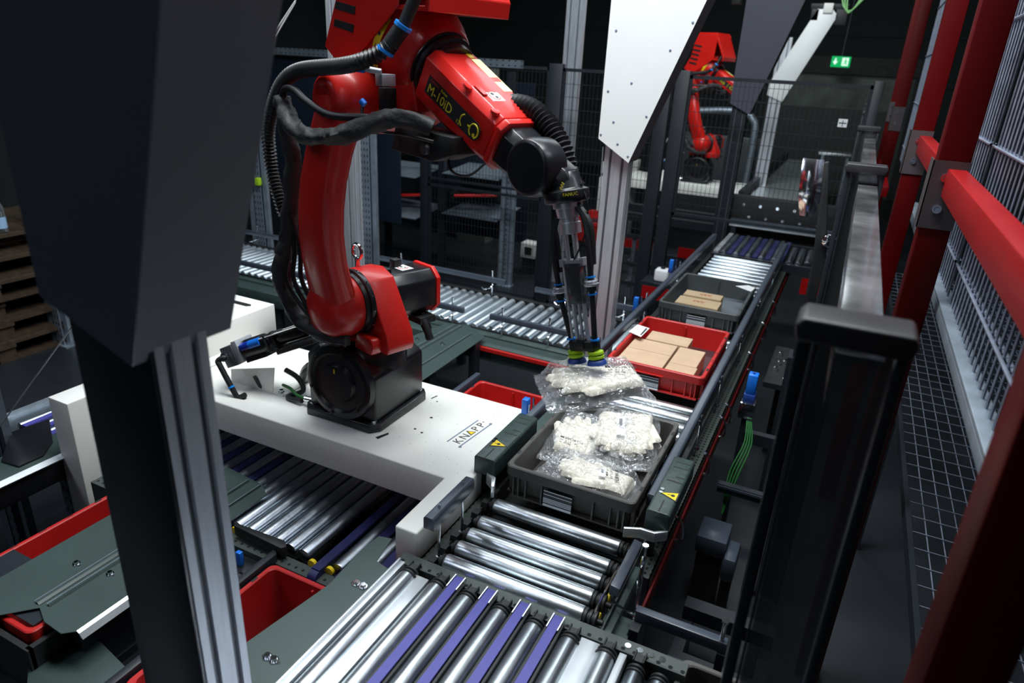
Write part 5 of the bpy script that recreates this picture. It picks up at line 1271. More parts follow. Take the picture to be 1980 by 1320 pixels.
def mesh_panel(ya, yb, z0, z1, x, label, dv=0.05, strip=True):
    t = thing('wire_mesh', (x, (ya+yb)/2, z0), label, 'wire mesh panel')
    mb = MB(); r = 0.0028
    r = 0.0034; n = int((yb-ya)/dv)
    for k in range(n+1):
        y = ya+k*dv; mb.lathe((x, y, z0), (0, 0, 1), [(0, r), (z1-z0, r)], 5, cap=False)
    mb.build('vertical_wires', M['gwire'], t)
    mb = MB(); z = z0+0.11
    while z < z1: mb.lathe((x-0.006, ya, z), (0, 1, 0), [(0, 0.004), (yb-ya, 0.004)], 6, cap=False).lathe((x+0.007, ya, z), (0, 1, 0), [(0, 0.004), (yb-ya, 0.004)], 6, cap=False); z += 0.33
    mb.build('horizontal_wires', M['gwire'], t)
    return t
mesh_panel(0.90, 2.29, 1.51, 4.1, 0.335, 'dense wire mesh panel at the right edge behind the nearest red rail')
mesh_panel(2.33, 3.60, 1.51, 4.1, 0.335, 'dense wire mesh panel between the second and third red posts')
mesh_panel(4.3, 6.5, 1.51, 4.0, 0.335, 'narrow-looking distant wire mesh panel beyond the third red post')
for (ya, yb, l_) in ((0.9, 2.9, 'galvanised sill strip along the foot of the mesh at the right edge'), (3.0, 4.2, 'galvanised sill strip beyond the second red post')):
    o = MB().box(0.308, 0.352, ya, yb, 1.500, 1.512).box(0.308, 0.314, ya, yb, 1.47, 1.500).build('sill_strip', M['galv'], bevel=0.002); tag(o, l_, 'sill strip')
# lower wire grid deck
t = thing('wire_grid_deck', (0.8, 3.0, 0.5), 'coarse dark wire grid deck lying below the right mesh fence', 'wire grid')
mb = MB()
x = 0.40
while x < 1.5: mb.lathe((x, 0.8, 0.80), (0, 1, 0), [(0, 0.002), (4.8, 0.002)], 4, cap=False); x += 0.045
y = 0.8
while y < 5.6: mb.lathe((0.40, y, 0.805), (1, 0, 0), [(0, 0.002), (1.1, 0.002)], 4, cap=False); y += 0.09
mb.build('grid_wires', M['gwire'], t)
MB().box(0.385, 0.40, 0.8, 5.6, 0.78, 0.82).box(1.5, 1.515, 0.8, 5.6, 0.78, 0.82).build('deck_edge', M['anth'], t)
mb = MB()
for X in (0.40, 1.50):
    for Y in (0.9, 3.2, 5.5): mb.box(X-0.012, X+0.012, Y-0.02, Y+0.02, 0, 0.78)
mb.build('leg', M['anth'], t, smooth=False)

# ------------------------------------------------------------------ right side machinery seen in the dark gap
t = thing('buffer_rail', (-0.15, 1.4, 0.8), 'slate rail with a steel post crossing the dark gap right of the front rollers', 'buffer rail')
MB().box(-0.262, -0.03, 1.395, 1.42, 0.775, 0.808).build('rail', M['rail'], t, bevel=0.003)
MB().cyl((-0.045, 1.405, 0.79), (-0.045, 1.405, 0.87), 0.006, 10).lathe((-0.045, 1.405, 0.865), (0, 0, 1), [(0, 0.010), (0.006, 0.010)], 12).build('post', M['chrome'], t)
mb = MB(); mb.box(-0.265, -0.24, 1.36, 1.44, 0.0, 0.775).box(-0.05, -0.03, 1.39, 1.42, 0.0, 0.775); mb.build('leg', M['anth'], t, smooth=False)
MB().tube(smooth_path([(-0.33, 1.50, 0.80), (-0.335, 1.44, 0.83), (-0.325, 1.41, 0.80), (-0.27, 1.40, 0.79), (-0.25, 1.405, 0.80)]), 0.0035, 6).build('wire_loop', M['chrome'], t)
tote('grey-brown tote corner at the bottom edge right of the near transfer conveyor', -0.122, 0.25, 0.75, 1.335, 0.56, 0.22, M['tote_grey'], M['blackm'], detail=True)
t = thing('tote_stand', (0.05, 1.0, 0), 'dark stand under the grey-brown tote at the bottom edge', 'stand')
MB().box(-0.11, 0.24, 0.77, 1.32, 0.53, 0.555).box(-0.10, -0.07, 1.28, 1.31, 0, 0.53).box(0.20, 0.23, 1.28, 1.31, 0, 0.53).box(-0.10, -0.07, 0.8, 0.83, 0, 0.53).box(0.20, 0.23, 0.8, 0.83, 0, 0.53).build('frame', M['anth'], t, smooth=False)
t = thing('control_box', (-0.2, 2.5, 0), 'slate grey control box low in the dark gap right of the sensor cover', 'control box')
MB().box(-0.255, -0.135, 2.42, 2.57, 0.27, 0.35).build('lid', M['rail'], t, bevel=0.006)
MB().box(-0.135, -0.085, 2.38, 2.52, 0.20, 0.31).build('motor', M['rail'], t, bevel=0.012)
MB().box(-0.245, -0.145, 2.43, 2.56, 0.0, 0.27).box(-0.13, -0.09, 2.4, 2.5, 0, 0.2).build('pedestal', M['blackm'], t, smooth=False)
t = thing('machine_trestle', (-0.1, 2.2, 0), 'dark low cross frame in the gap right of the main conveyor', 'machine frame')
MB().box(-0.22, 0.10, 2.10, 2.16, 0.20, 0.26).box(-0.22, 0.10, 1.86, 1.90, 0.20, 0.24).box(-0.22, -0.18, 1.86, 2.16, 0, 0.2).box(0.06, 0.10, 1.86, 2.16, 0, 0.2).build('beam', M['anth'], t, smooth=False)
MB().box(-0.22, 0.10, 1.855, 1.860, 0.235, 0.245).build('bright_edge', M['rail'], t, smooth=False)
t = thing('light_sensor', (-0.19, 3.0, 0.75), 'bright blue sensor on a bracket right of the main conveyor', 'sensor')
MB().box(-0.212, -0.172, 2.86, 2.91, 0.815, 0.905).build('body', M['blue'], t, bevel=0.004)
MB().box(-0.216, -0.168, 2.855, 2.915, 0.775, 0.815).box(-0.198, -0.186, 2.88, 2.89, 0.905, 0.912).build('base', M['navy'], t, bevel=0.004)
MB().box(-0.224, -0.16, 2.85, 2.92, 0.70, 0.775).build('bracket', M['chrome'], t, bevel=0.003)
mb = MB()
for k in range(4): mb.tube(smooth_path([(-0.18+0.006*k, 2.84, 0.70), (-0.17+0.01*k, 2.78, 0.62), (-0.20+0.012*k, 2.70, 0.5), (-0.19, 2.62, 0.35)]), 0.0032, 6)
mb.build('green_cable', M['green'], t)
MB().box(-0.205, -0.185, 2.86, 2.9, 0.0, 0.70).build('stand', M['anth'], t, smooth=False)
t = thing('machine_trestle', (-0.1, 3.6, 0), 'dark machine frame with small steel clips beyond the blue sensor', 'machine frame')
MB().box(-0.23, -0.02, 3.2, 3.24, 0.40, 0.46).box(-0.23, -0.02, 2.62, 2.65, 0.45, 0.49).box(-0.05, -0.02, 2.6, 4.4, 0.40, 0.46).box(-0.05, -0.02, 2.6, 2.64, 0, 0.4).box(-0.05, -0.02, 4.36, 4.4, 0, 0.4).build('beam', M['anth'], t, smooth=False)
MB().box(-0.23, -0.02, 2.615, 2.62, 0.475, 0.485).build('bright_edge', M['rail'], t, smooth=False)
mb = MB(); random.seed(11)
for k in range(9):
    x = -0.17+0.10*random.random(); y = 3.7+0.5*random.random(); mb.box(x, x+0.022, y, y+0.03, 0.55, 0.57)
mb.build('steel_clip', M['chrome'], t, bevel=0.001)
MB().box(-0.19, -0.05, 3.66, 4.26, 0.52, 0.55).box(-0.13, -0.10, 3.9, 3.95, 0, 0.52).build('clip_plate', M['blackm'], t, smooth=False)

# ------------------------------------------------------------------ far end transfer, cross rail
ft = thing('transfer_conveyor', (-0.6, 5.7, 0), 'far transfer conveyor with violet belts at the end of the tote line', 'conveyor')
for k in range(5): roller_y(-0.76+0.094*k, 5.38, 6.08, ZR-0.006, 0.026, M['zinc_d'], ft, False)
mb = MB()
for k in range(5):
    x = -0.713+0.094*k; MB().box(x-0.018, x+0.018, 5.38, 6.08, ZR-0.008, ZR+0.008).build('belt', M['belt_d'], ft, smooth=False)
for k in range(2):
    MB().box(-0.826+0.0, -0.80, 5.38, 6.12, ZR-0.01, ZR+0.01) if k else None
MB().box(-0.83, -0.795, 5.38, 6.10, ZR-0.02, ZR+0.012).build('filler_plate', M['sheet'], ft, smooth=False)
for k in range(7): roller_y(-0.275+0.062*k, 5.38 if k < 2 else 5.44, 5.90, ZR-0.008, 0.025, M['zinc_d'], ft, False)
MB().box(-0.84, 0.16, 5.33, 5.37, ZR-0.06, ZR).box(-0.31, 0.16, 5.92, 5.96, ZR-0.06, ZR+0.02).build('crossbar', M['anth'], ft, smooth=False)
MB().box(-0.16, 0.0, 5.325, 5.33, 0.60, 0.72).build('red_panel', M['red_bar'], ft, smooth=False)
mb = MB()
for X in (-0.8, 0.12):
    for Y in (5.35, 6.0): mb.box(X-0.03, X+0.03, Y-0.02, Y+0.02, 0, ZR-0.06)
mb.build('leg', M['anth'], ft, smooth=False)
t = thing('cross_rail', (-0.5, 6.2, 0.8), 'dark slate rail with pale lower edge crossing behind the far transfer conveyor', 'guide rail')
MB().box(-0.86, 0.05, 6.20, 6.26, 0.865, 0.915).build('rail', M['rail'], t, bevel=0.004)
MB().box(-0.86, 0.05, 6.185, 6.20, 0.858, 0.870).build('pale_edge', M['sheet'], t, smooth=False)
MB().box(-0.90, 0.08, 6.30, 6.42, 0.70, 1.10).build('black_screen', M['blackm'], t, bevel=0.004)
MB().box(-0.84, -0.80, 6.2, 6.4, 0, 0.87).box(0.0, 0.04, 6.2, 6.4, 0, 0.87).build('leg', M['anth'], t, smooth=False)
mb = MB()
for k in range(6): bolt(mb, (-0.78+0.14*k, 6.30, 1.03), (0, -1, 0), 0.009, 0.005); bolt(mb, (-0.72+0.14*k, 6.30, 0.93), (0, -1, 0), 0.008, 0.005)
mb.build('bolt', M['chrome'], t)

# curved mirror and round knob
t = thing('safety_mirror', (-0.17, 3.5, 1.0), 'small curved chrome mirror on a dark arm left of the guard frames', 'mirror')
mb = MB(); vs = []; fs = []
for i in range(9):
    for j in range(7):
        a = -1+2*i/8; b_ = -1+2*j/6
        w_ = 0.046*(1-0.25*max(0, -b_)**2)
        x = -0.165+0.02*(1-b_)*0.6+a*w_; z = 1.62+0.13*b_; y = 3.5-0.035*(1-b_*b_)-0.008*(1-a*a)
        vs.append((x, y, z))
for i in range(8):
    for j in range(6): p = i*7+j; fs.append((p, p+7, p+8, p+1))
mb.add(vs, fs); mb.add([(v[0], v[1]+0.004, v[2]) for v in vs], [f[::-1] for f in fs]); mb.build('mirror_face', M['chrome2'] if 'chrome2' in M else M['chrome'], t, angle=80)
MB().prism([(-0.118, 1.74), (-0.098, 1.745), (-0.02, 1.30), (-0.03, 0.80), (-0.07, 0.80), (-0.075, 1.28)], 'y', 3.47, 3.53).build('arm', M['blackm'], t, bevel=0.004)
MB().box(-0.09, -0.03, 3.44, 3.56, 0.0, 0.80).build('pedestal', M['anth'], t, smooth=False)
MB().lathe((-0.025, 3.46, 1.40), (0, -1, 0), [(0, 0.03), (0.02, 0.03), (0.024, 0.024)], 20).build('round_knob', M['chrome'], t)

# ------------------------------------------------------------------ back cross conveyor
ZC = 0.60
bc = thing('roller_conveyor', (-2.4, 3.7, 0), 'wide roller conveyor crossing behind the near red robot', 'conveyor')
x = -4.55
while x < -0.95:
    roller_y(x, 3.44, 4.02, ZC-0.027, 0.025, M['zinc_r'], bc, False); x += 0.0635 if x < -1.9 else 0.072
MB().box(-4.6, -0.90, 3.36, 3.43, ZC-0.03, ZC-0.022).box(-4.6, -0.90, 3.24, 3.36, ZC-0.035, ZC-0.03).box(-4.6, -0.90, 3.235, 3.24, ZC-0.12, ZC-0.03).build('front_frame', M['plate'], bc, bevel=0.001)
MB().box(-4.6, -0.90, 4.03, 4.07, ZC-0.08, ZC-0.01).box(-4.6, -0.90, 3.425, 3.435, ZC-0.06, ZC-0.015).build('rear_frame', M['blackm'], bc, smooth=False)
MB().box(-1.75, -1.05, 3.215, 3.234, ZC-0.055, ZC-0.035).build('red_strip', M['tote_red'], bc, smooth=False)
mb = MB()
for k in range(3): mb.lathe((-2.42+0.19*k, 3.432, ZC-0.028), (0, -1, 0), [(0, 0.012), (0.006, 0.012)], 12)
mb.build('bearing_ring', M['yellow'], bc)
mb = MB()
for X in (-4.4, -3.3, -2.3, -1.3):
    for Y in (3.28, 4.05): mb.box(X-0.03, X+0.03, Y-0.02, Y+0.02, 0, ZC-0.08)
mb.build('leg', M['anth'], bc, smooth=False)
def back_rail(xa, xb, y, z, posts, name='guide_rail'):
    r = MB().prism([(y-0.012, z-0.018), (y+0.012, z-0.018), (y+0.012, z+0.016), (y-0.012, z+0.016)], 'x', xa, xb).build(name, M['rail'], bc, bevel=0.003)
    mb = MB()
    for p in posts: mb.cyl((p, y, ZC-0.03), (p, y, z+0.06), 0.005, 8).lathe((p, y, z+0.06), (0, 0, 1), [(0, 0.008), (0.006, 0.008)], 8)
    mb.build('guide_post', M['chrome'], r)
    mb = MB()
    for p in posts: mb.tube(smooth_path([(p, y, z-0.02), (p+0.01, y-0.03, z-0.04), (p-0.03, y-0.05, z-0.06), (p-0.06, y-0.04, z-0.05)], 5), 0.005, 6)
    mb.build('post_hook', M['chrome'], r)
back_rail(-2.99, -1.95, 4.02, 0.70, (-2.8, -2.05))
back_rail(-4.5, -3.2, 4.02, 0.70, (-4.2, -3.4))
back_rail(-1.72, -1.00, 4.0, 0.70, (-1.5, -1.1))
back_rail(-2.25, -1.92, 3.40, 0.69, (-2.18, -2.0))
back_rail(-1.74, -1.12, 3.40, 0.69, (-1.66, -1.36))
back_rail(-4.3, -2.75, 3.38, 0.69, (-4.0, -3.0))
# guard plates running from the beam to the back conveyor
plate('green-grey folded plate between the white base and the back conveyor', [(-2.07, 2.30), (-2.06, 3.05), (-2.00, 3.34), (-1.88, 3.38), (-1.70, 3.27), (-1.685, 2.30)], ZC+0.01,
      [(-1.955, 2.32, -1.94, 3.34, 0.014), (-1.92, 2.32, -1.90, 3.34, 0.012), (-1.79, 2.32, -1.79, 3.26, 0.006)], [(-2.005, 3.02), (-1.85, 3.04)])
sp = thing('plate_stand', (-1.9, 2.8, 0), 'dark stand carrying the folded plate behind the white base', 'stand')
mb = MB()
for X in (-2.04, -1.72):
    for Y in (2.35, 2.70, 3.18): mb.box(X-0.02, X+0.02, Y-0.03, Y+0.03, 0, ZC+0.007)
mb.box(-2.06, -1.70, 2.31, 2.34, 0.5, 0.6)
mb.build('leg', M['anth'], sp, smooth=False)
MB().lathe((-1.72, 2.64, 0.50), (0, -1, 0), [(0, 0.035), (0.02, 0.035)], 16).build('yellow_disc', M['yellow'], sp)
tote('red tote standing behind the white base under the gripped bag', -1.455, -1.06, 2.22, 2.76, 0.385, 0.22, M['tote_red'], None)
t = thing('tote_stand', (-1.25, 2.5, 0), 'dark stand under the red tote behind the white base', 'stand')
MB().box(-1.47, -1.04, 2.20, 2.78, 0.355, 0.38).box(-1.46, -1.42, 2.72, 2.76, 0, 0.355).box(-1.09, -1.05, 2.72, 2.76, 0, 0.355).box(-1.46, -1.42, 2.22, 2.26, 0, 0.355).box(-1.09, -1.05, 2.22, 2.26, 0, 0.355).build('frame', M['anth'], t, smooth=False)
MB().box(-1.50, -1.475, 2.20, 2.80, 0.56, 0.62).build('side_rail', M['rail'], t, bevel=0.002)
plate('narrow green-grey plate along the right side of the red tote behind the white base', [(-1.05, 2.20), (-1.05, 2.95), (-0.93, 2.95), (-0.93, 2.20)], 0.60, [], [])
t = thing('plate_support', (-1.0, 2.9, 0), 'dark bracket under the narrow green-grey plate', 'bracket'); MB().box(-1.03, -0.95, 2.88, 2.94, 0, 0.597).build('bracket_leg', M['anth'], t, smooth=False)
# small blue sensors by the left guide rail
for (x, y, z, l_) in ((-0.868, 2.10, 0.83, 'small blue sensor beside a steel pin behind the left sensor cover'), (-0.915, 3.55, 0.82, 'small blue sensor by the left guide rail beyond the middle post'), (-0.92, 4.35, 0.85, 'tiny blue sensor farthest along the left guide rail')):
    t = thing('light_sensor', (x, y, z), l_, 'sensor')
    x0 = -0.910 if y < 3 else x
    MB().box(x0-0.012, x0+0.012, y-0.015, y+0.015, z+0.045, z+0.105).build('body', M['blue'], t, bevel=0.003)
    MB().box(x0-0.014, x0+0.014, y-0.017, y+0.017, z+0.02, z+0.045).build('base', M['navy'], t, bevel=0.002)
    MB().box(x0-0.008, x0+0.008, y-0.01, y+0.01, ZB if y < 3 else 0.776, z+0.02).cyl((x0+0.026, y+0.01, ZB if y < 3 else 0.776), (x0+0.026, y+0.01, z+0.11), 0.004, 8).build('pin', M['chrome'], t)

# ------------------------------------------------------------------ mesh fence across the hall
def fence_panel(xa, xb, z0, z1, y, label, group=None, solid=False):
    t = thing('mesh_fence', ((xa+xb)/2, y, z0), label, 'fence panel', group)
    MB().box(xa, xb, y-0.012, y+0.012, z1-0.025, z1).box(xa, xb, y-0.012, y+0.012, z0, z0+0.02).box(xa, xa+0.02, y-0.012, y+0.012, z0, z1).box(xb-0.02, xb, y-0.012, y+0.012, z0, z1).build('frame', M['anth'], t, smooth=False)
    if solid:
        MB().box(xa+0.02, xb-0.02, y-0.003, y+0.003, z0+0.02, z1-0.025).build('sheet', M['panel_navy'], t, smooth=False)
    else:
        mb = MB(); x = xa+0.035
        while x < xb: mb.lathe((x, y, z0), (0, 0, 1), [(0, 0.002), (z1-z0, 0.002)], 4, cap=False); x += 0.034
        mb.build('vertical_wires', M['wire'], t)
        mb = MB(); z = z0+0.10
        while z < z1: mb.lathe((xa, y-0.004, z), (1, 0, 0), [(0, 0.0025), (xb-xa, 0.0025)], 4, cap=False); z += 0.10
        mb.build('horizontal_wires', M['wire'], t)
    return t
FY = 5.6
fence_panel(-3.58, -2.40, 1.02, 2.06, FY, 'upper mesh fence panel left of the tall dark fence post, behind the forearm')
fence_panel(-3.58, -2.40, 0.04, 0.98, FY, 'lower mesh fence panel beneath it, behind the black wrist')
fence_panel(-2.28, -1.46, 0.04, 2.06, FY, 'mesh fence panel behind the gripper, left of the twin dark posts')
fence_panel(-1.24, 0.02, 1.0, 2.06, FY, 'mesh fence panel over the far end of the tote line, before the second robot')
for (xa, xb, l_) in ((-2.40, -2.28, 'dark fence post behind the black robot wrist'), (-1.46, -1.37, 'left one of the twin dark fence posts right of the white cover'), (-1.345, -1.24, 'right one of the twin dark fence posts right of the white cover'), (-3.66, -3.58, 'dark fence post behind the red forearm'), (0.02, 0.08, 'dark fence post at the right end of the mesh fence')):
    t = thing('fence_post', ((xa+xb)/2, FY, 0), l_, 'fence post'); MB().box(xa, xb, FY-0.03, FY+0.03, 0.0, 2.09).build('post_tube', M['anth'], t, bevel=0.004); MB().box(xa-0.02, xb+0.02, FY-0.06, FY+0.06, 0, 0.01).build('foot_plate', M['anth'], t, smooth=False)
# left: partition sheets and strut rail
for (xa, xb, l_) in ((-6.4, -5.2, 'leftmost navy partition sheet behind the bottle'), (-5.18, -4.30, 'navy partition sheet behind the corrugated hose'), (-4.28, -3.70, 'navy partition sheet behind the lower robot arm')):
    o = MB().box(xa, xb, 5.30, 5.32, 0.62, 2.03).build('partition_sheet', M['panel_navy'], smooth=False); tag(o, l_, 'partition sheet')
o = MB().box(-6.5, -2.5, 5.24, 5.29, 2.04, 2.10).build('strut_rail', M['perf_railz'], smooth=False); tag(o, 'long punched steel strut rail high behind the near robot', 'strut rail')
def rack_post(x, y, z1, label, w=0.09, dark=False):
    t = thing('rack_upright', (x, y, 0), label, 'rack upright')
    MB().box(x, x+w, y, y+0.006, 0, z1).box(x, x+0.006, y, y+0.08, 0, z1).build('punched_face', M['perf_dk' if dark else 'perf_zinc'], t, smooth=False)
    MB().box(x-0.055, x-0.004, y, y+0.05, 0, z1).box(x+w, x+w+0.045, y+0.02, y+0.05, 0, z1).build('outer_profile', M['galv_dk' if dark else 'galv'], t, smooth=False)
    MB().box(x-0.06, x+w+0.05, y-0.02, y+0.09, 0, 0.01).build('foot_plate', M['galv'], t, smooth=False)
    return t
rack_post(-4.50, 4.30, 2.04, 'punched steel upright left of the near robot, behind the corrugated hose')
rack_post(-3.60, 4.60, 2.06, 'punched steel upright just right of the lower robot arm')
rack_post(-2.87, 1.24, 1.25, 'dark punched upright at the far left edge above the small far-left roller conveyor', 0.05, True)
rack_post(-2.90, 5.9, 1.30, 'thin punched upright behind the mesh fence, right of the chute shelves', 0.04)
rack_post(-4.98, 2.75, 1.30, 'short punched upright in front of the pallets')
t = thing('yellow_clip', (-4.44, 4.27, 1.32), 'small lime clip on the punched upright left of the robot', 'clip')
MB().box(-4.43, -4.39, 4.26, 4.298, 1.03, 1.09).build('clip_body', M['lime'], t, bevel=0.003)
MB().box(-4.56, -4.43, 4.24, 4.26, 1.05, 1.07).build('black_pin', M['blackm'], t, bevel=0.003)
# chute shelves with red rods
def chute(x0, x1, y0, y1, z, label):
    t = thing('shelf_tray', ((x0+x1)/2, y0, z), label, 'shelf tray')
    MB().add([(x0, y0, z), (x1, y0, z), (x1, y1, z+0.05), (x0, y1, z+0.05), (x0, y0, z+0.006), (x1, y0, z+0.006), (x1, y1, z+0.056), (x0, y1, z+0.056)], [(0, 1, 2, 3), (4, 5, 6, 7), (0, 1, 5, 4), (1, 2, 6, 5), (2, 3, 7, 6), (3, 0, 4, 7)]).build('tray_sheet', M['galv'], t, smooth=False)
    return t
def rod(x0, x1, y, z, label):
    t = thing('red_rod_bracket', (x0, y, z), label, 'rod bracket')
    MB().cyl((x0, y, z), (x1, y+0.15, z+0.03), 0.016, 10).build('red_rod', M['red'], t)
    MB().prism([(y, z-0.05), (y+0.03, z-0.03), (y+0.35, z+0.14), (y+0.33, z+0.19), (y-0.02, z+0.02)], 'x', x0-0.035, x0-0.005).prism([(y+.15, z-0.02), (y+0.18, z), (y+0.35, z+0.14), (y+0.33, z+0.19), (y+0.13, z+0.05)], 'x', x1, x1+0.03).build('bracket_arm', M['blackm'], t, smooth=False)
chute(-4.35, -3.75, 5.62, 6.2, 1.00, 'upper left shelf tray behind the near robot arm')
chute(-3.65, -3.02, 5.95, 6.5, 1.02, 'upper right shelf tray behind the mesh fence')
chute(-4.35, -3.75, 5.62, 6.2, 0.60, 'lower left shelf tray behind the near robot arm')
chute(-3.65, -3.02, 5.95, 6.5, 0.62, 'lower right shelf tray behind the mesh fence')
rod(-4.22, -3.82, 5.70, 0.77, 'red rod on black arms between the two left shelf trays')
rod(-3.50, -3.10, 5.95, 0.82, 'red rod on black arms between the two right shelf trays')
t = thing('shelving_rack', (-3.7, 6.0, 0), 'dark frame carrying the four shelf trays', 'shelf frame')
mb = MB()
for X in (-4.40, -3.72, -2.99): mb.box(X, X+0.06, 6.0, 6.06, 0, 2.0)
mb.build('upright', M['anth'], t, smooth=False)
MB().box(-4.34, -2.95, 6.52, 6.54, 0.30, 1.9).build('back_sheet', M['panel_navy'], t, smooth=False)
# lit cabinet behind
o = MB().box(-4.25, -3.85, 7.3, 7.5, 0, 2.0).build('pale_cabinet', mat('olive_grey_cabinet', (0.12, 0.14, 0.12), 0.5)); tag(o, 'olive grey cabinet far behind the upper left shelf tray', 'cabinet')
# machine clutter behind fence centre
t = thing('drive_unit', (-2.45, 6.6, 0), 'dark drive unit with a small white box behind the lower mesh fence', 'drive unit')
MB().box(-2.75, -2.05, 6.5, 7.0, 0.35, 0.62).box(-2.6, -2.25, 6.45, 6.7, 0.0, 0.35).build('housing', M['black'], t, bevel=0.01)
MB().box(-2.95, -2.78, 6.40, 6.55, 0.18, 0.34).build('white_box', M['white'], t, bevel=0.01)
MB().box(-2.9, -2.82, 6.39, 6.40, 0.22, 0.30).build('black_square', M['blackm'], t, smooth=False)
mb = MB()
for k in range(4): mb.cyl((-2.62+0.16*k, 6.48, 0.66), (-2.62+0.16*k, 6.48, 0.58), 0.02, 10)
mb.build('red_plug', M['red'], t)
MB().tube(smooth_path([(-2.75, 6.45, 0.5), (-2.7, 6.4, 0.45), (-2.6, 6.42, 0.4)]), 0.008, 6).build('green_cable', M['green'], t)
MB().box(-2.93, -2.80, 6.42, 6.53, 0, 0.18).build('pedestal', M['anth'], t, smooth=False)

# ------------------------------------------------------------------ pallets and bottle on the far left
random.seed(9)
for k in range(6):
    z = 0.144*k; dx = random.uniform(-0.03, 0.03); dy = random.uniform(-0.03, 0.03)
    nm = ['lowest wooden pallet of the stack on the left', 'second wooden pallet from the floor in the left stack', 'third wooden pallet from the floor in the left stack', 'fourth wooden pallet from the floor in the left stack', 'fifth wooden pallet from the floor in the left stack', 'topmost wooden pallet of the left stack, under the bottle'][k]
    t = thing('wooden_pallet', (-5.35, 2.85, z), nm, 'pallet')
    x0, y0 = -5.72+dx, 2.35+dy
    mb = MB()
    for i in range(5): mb.box(x0+0.165*i, x0+0.165*i+0.135, y0, y0+1.15, z+0.122, z+0.144)
    mb.build('top_board', M['wood'], t, smooth=False)
    mb = MB()
    for j in range(3): mb.box(x0, x0+0.80, y0+0.0+0.52*j, y0+0.11+0.52*j, z+0.100, z+0.122)
    for i in range(3): mb.box(x0+0.33*i, x0+0.33*i+0.12, y0, y0+1.15, z, z+0.020)
    mb.build('bearer_board', M['wood'], t, smooth=False)
    mb = MB()
    for i in range(3):
        for j in range(3): mb.box(x0+0.33*i, x0+0.33*i+0.12, y0+0.52*j, y0+0.52*j+0.11, z+0.020, z+0.100)
    mb.build('block', M['wood'], t, smooth=False)
zt = 0.864
t = thing('glass_bottle', (-5.02, 2.58, zt), 'glass water bottle with blue cap and label standing on the pallets', 'bottle')
MB().lathe((-5.02, 2.58, zt), (0, 0, 1), [(0, 0.030), (0.006, 0.038), (0.14, 0.038), (0.165, 0.036), (0.20, 0.024), (0.24, 0.014), (0.26, 0.013)], 24).build('bottle_body', M['bottle'], t)
MB().lathe((-5.02, 2.58, zt+0.03), (0, 0, 1), [(0, 0.0385), (0.075, 0.0385)], 24, cap=False).build('paper_label', mat('pale_blue_label', (0.35, 0.55, 0.80), 0.5), t)
MB().lathe((-5.02, 2.58, zt+0.255), (0, 0, 1), [(0, 0.015), (0.022, 0.015)], 16).build('blue_cap', M['blue'], t)
# tie wires
t = tag(MB().tube([(-2.66, 1.2, 0.733), (-2.072, 1.2, 1.268), (-1.6, 1.2, 1.70)], 0.0022, 6).build('steel_cable', M['alu']), 'thin slanting steel cable left of the foreground post', 'steel cable')
t = tag(MB().tube([(-2.46, 2.5, 2.06), (-2.40, 2.5, 2.16), (-2.27, 2.5, 2.285)], 0.0035, 6).tube([(-2.455, 2.5, 2.00), (-2.40, 2.5, 2.14), (-2.27, 2.5, 2.28), (-2.2, 2.5, 2.5)], 0.003, 6).build('cable_tie', M['paper']), 'pair of thin white cable ties hanging at the top beside the dark cover', 'cable tie')
t = tag(MB().tube([(-1.10, 3.40, 0.60), (-1.075, 3.2, 1.74)], 0.003, 6).build('steel_cable', M['alu']), 'thin steel cable from the wrist up to the white cover', 'steel cable')

# ------------------------------------------------------------------ second robot cell behind the fence
allo = list(COL.objects)
off = (-0.18, 6.62, 0)
CX += off[0]; CY += off[1]
robot2 = build_robot(-0.34, 'second red robot arm, leaning back behind the mesh fence')[0]
CX -= off[0]; CY -= off[1]
copy_tree(wb, off, 'white machine base of the second robot behind the mesh fence', allobj=allo)
copy_tree(pneu, off, 'compressed air valve unit beside the second robot behind the fence', allobj=allo)
t = thing('bright_tray_line', (-0.7, 10.0, 0), 'brightly shining pale tray conveyor beyond the fence right of the second robot', 'conveyor')
MB().box(-0.98, -0.42, 8.05, 12.6, 0.785, 0.80).build('tray_surface', M['sheet'], t, smooth=False)
MB().box(-1.06, -1.0, 7.9, 12.6, 0.80, 0.90).box(-0.40, -0.34, 7.9, 12.6, 0.80, 0.88).build('side_rail', M['anth'], t, smooth=False)
mb = MB()
for Y in (8.1, 10, 12.5): mb.box(-0.98, -0.92, Y, Y+0.06, 0, 0.785).box(-0.46, -0.42, Y, Y+0.06, 0, 0.785)
mb.build('leg', M['anth'], t, smooth=False)
t = thing('machine_trestle', (-1.7, 7.2, 0), 'dark conveyor frame with red panels behind the fence below the second robot', 'machine frame')
MB().box(-2.2, -1.0, 7.0, 7.08, 0.60, 0.68).box(-2.2, -1.0, 7.5, 7.58, 0.60, 0.68).box(-2.2, -1.0, 6.75, 6.80, 0.30, 0.36).box(-2.2, -2.14, 6.75, 7.5, 0.0, 0.60).box(-1.06, -1.0, 6.75, 7.5, 0.0, 0.60).build('beam', M['anth'], t, smooth=False)
mb = MB()
for (x, z) in ((-1.95, 0.38), (-1.70, 0.37), (-1.38, 0.36)): mb.box(x, x+0.16, 6.74, 6.75, z, z+0.10)
mb.build('red_panel', M['red_bar'], t, smooth=False)
t = thing('machine_trestle', (-1.75, 6.2, 0), 'dark punched uprights and cross bars behind the fence, right of the middle post', 'machine frame')
mb = MB()
for X in (-1.92, -1.72, -1.52): mb.box(X, X+0.035, 6.25, 6.28, 0, 0.62)
mb.build('upright', M['galv_dk'], t, smooth=False)
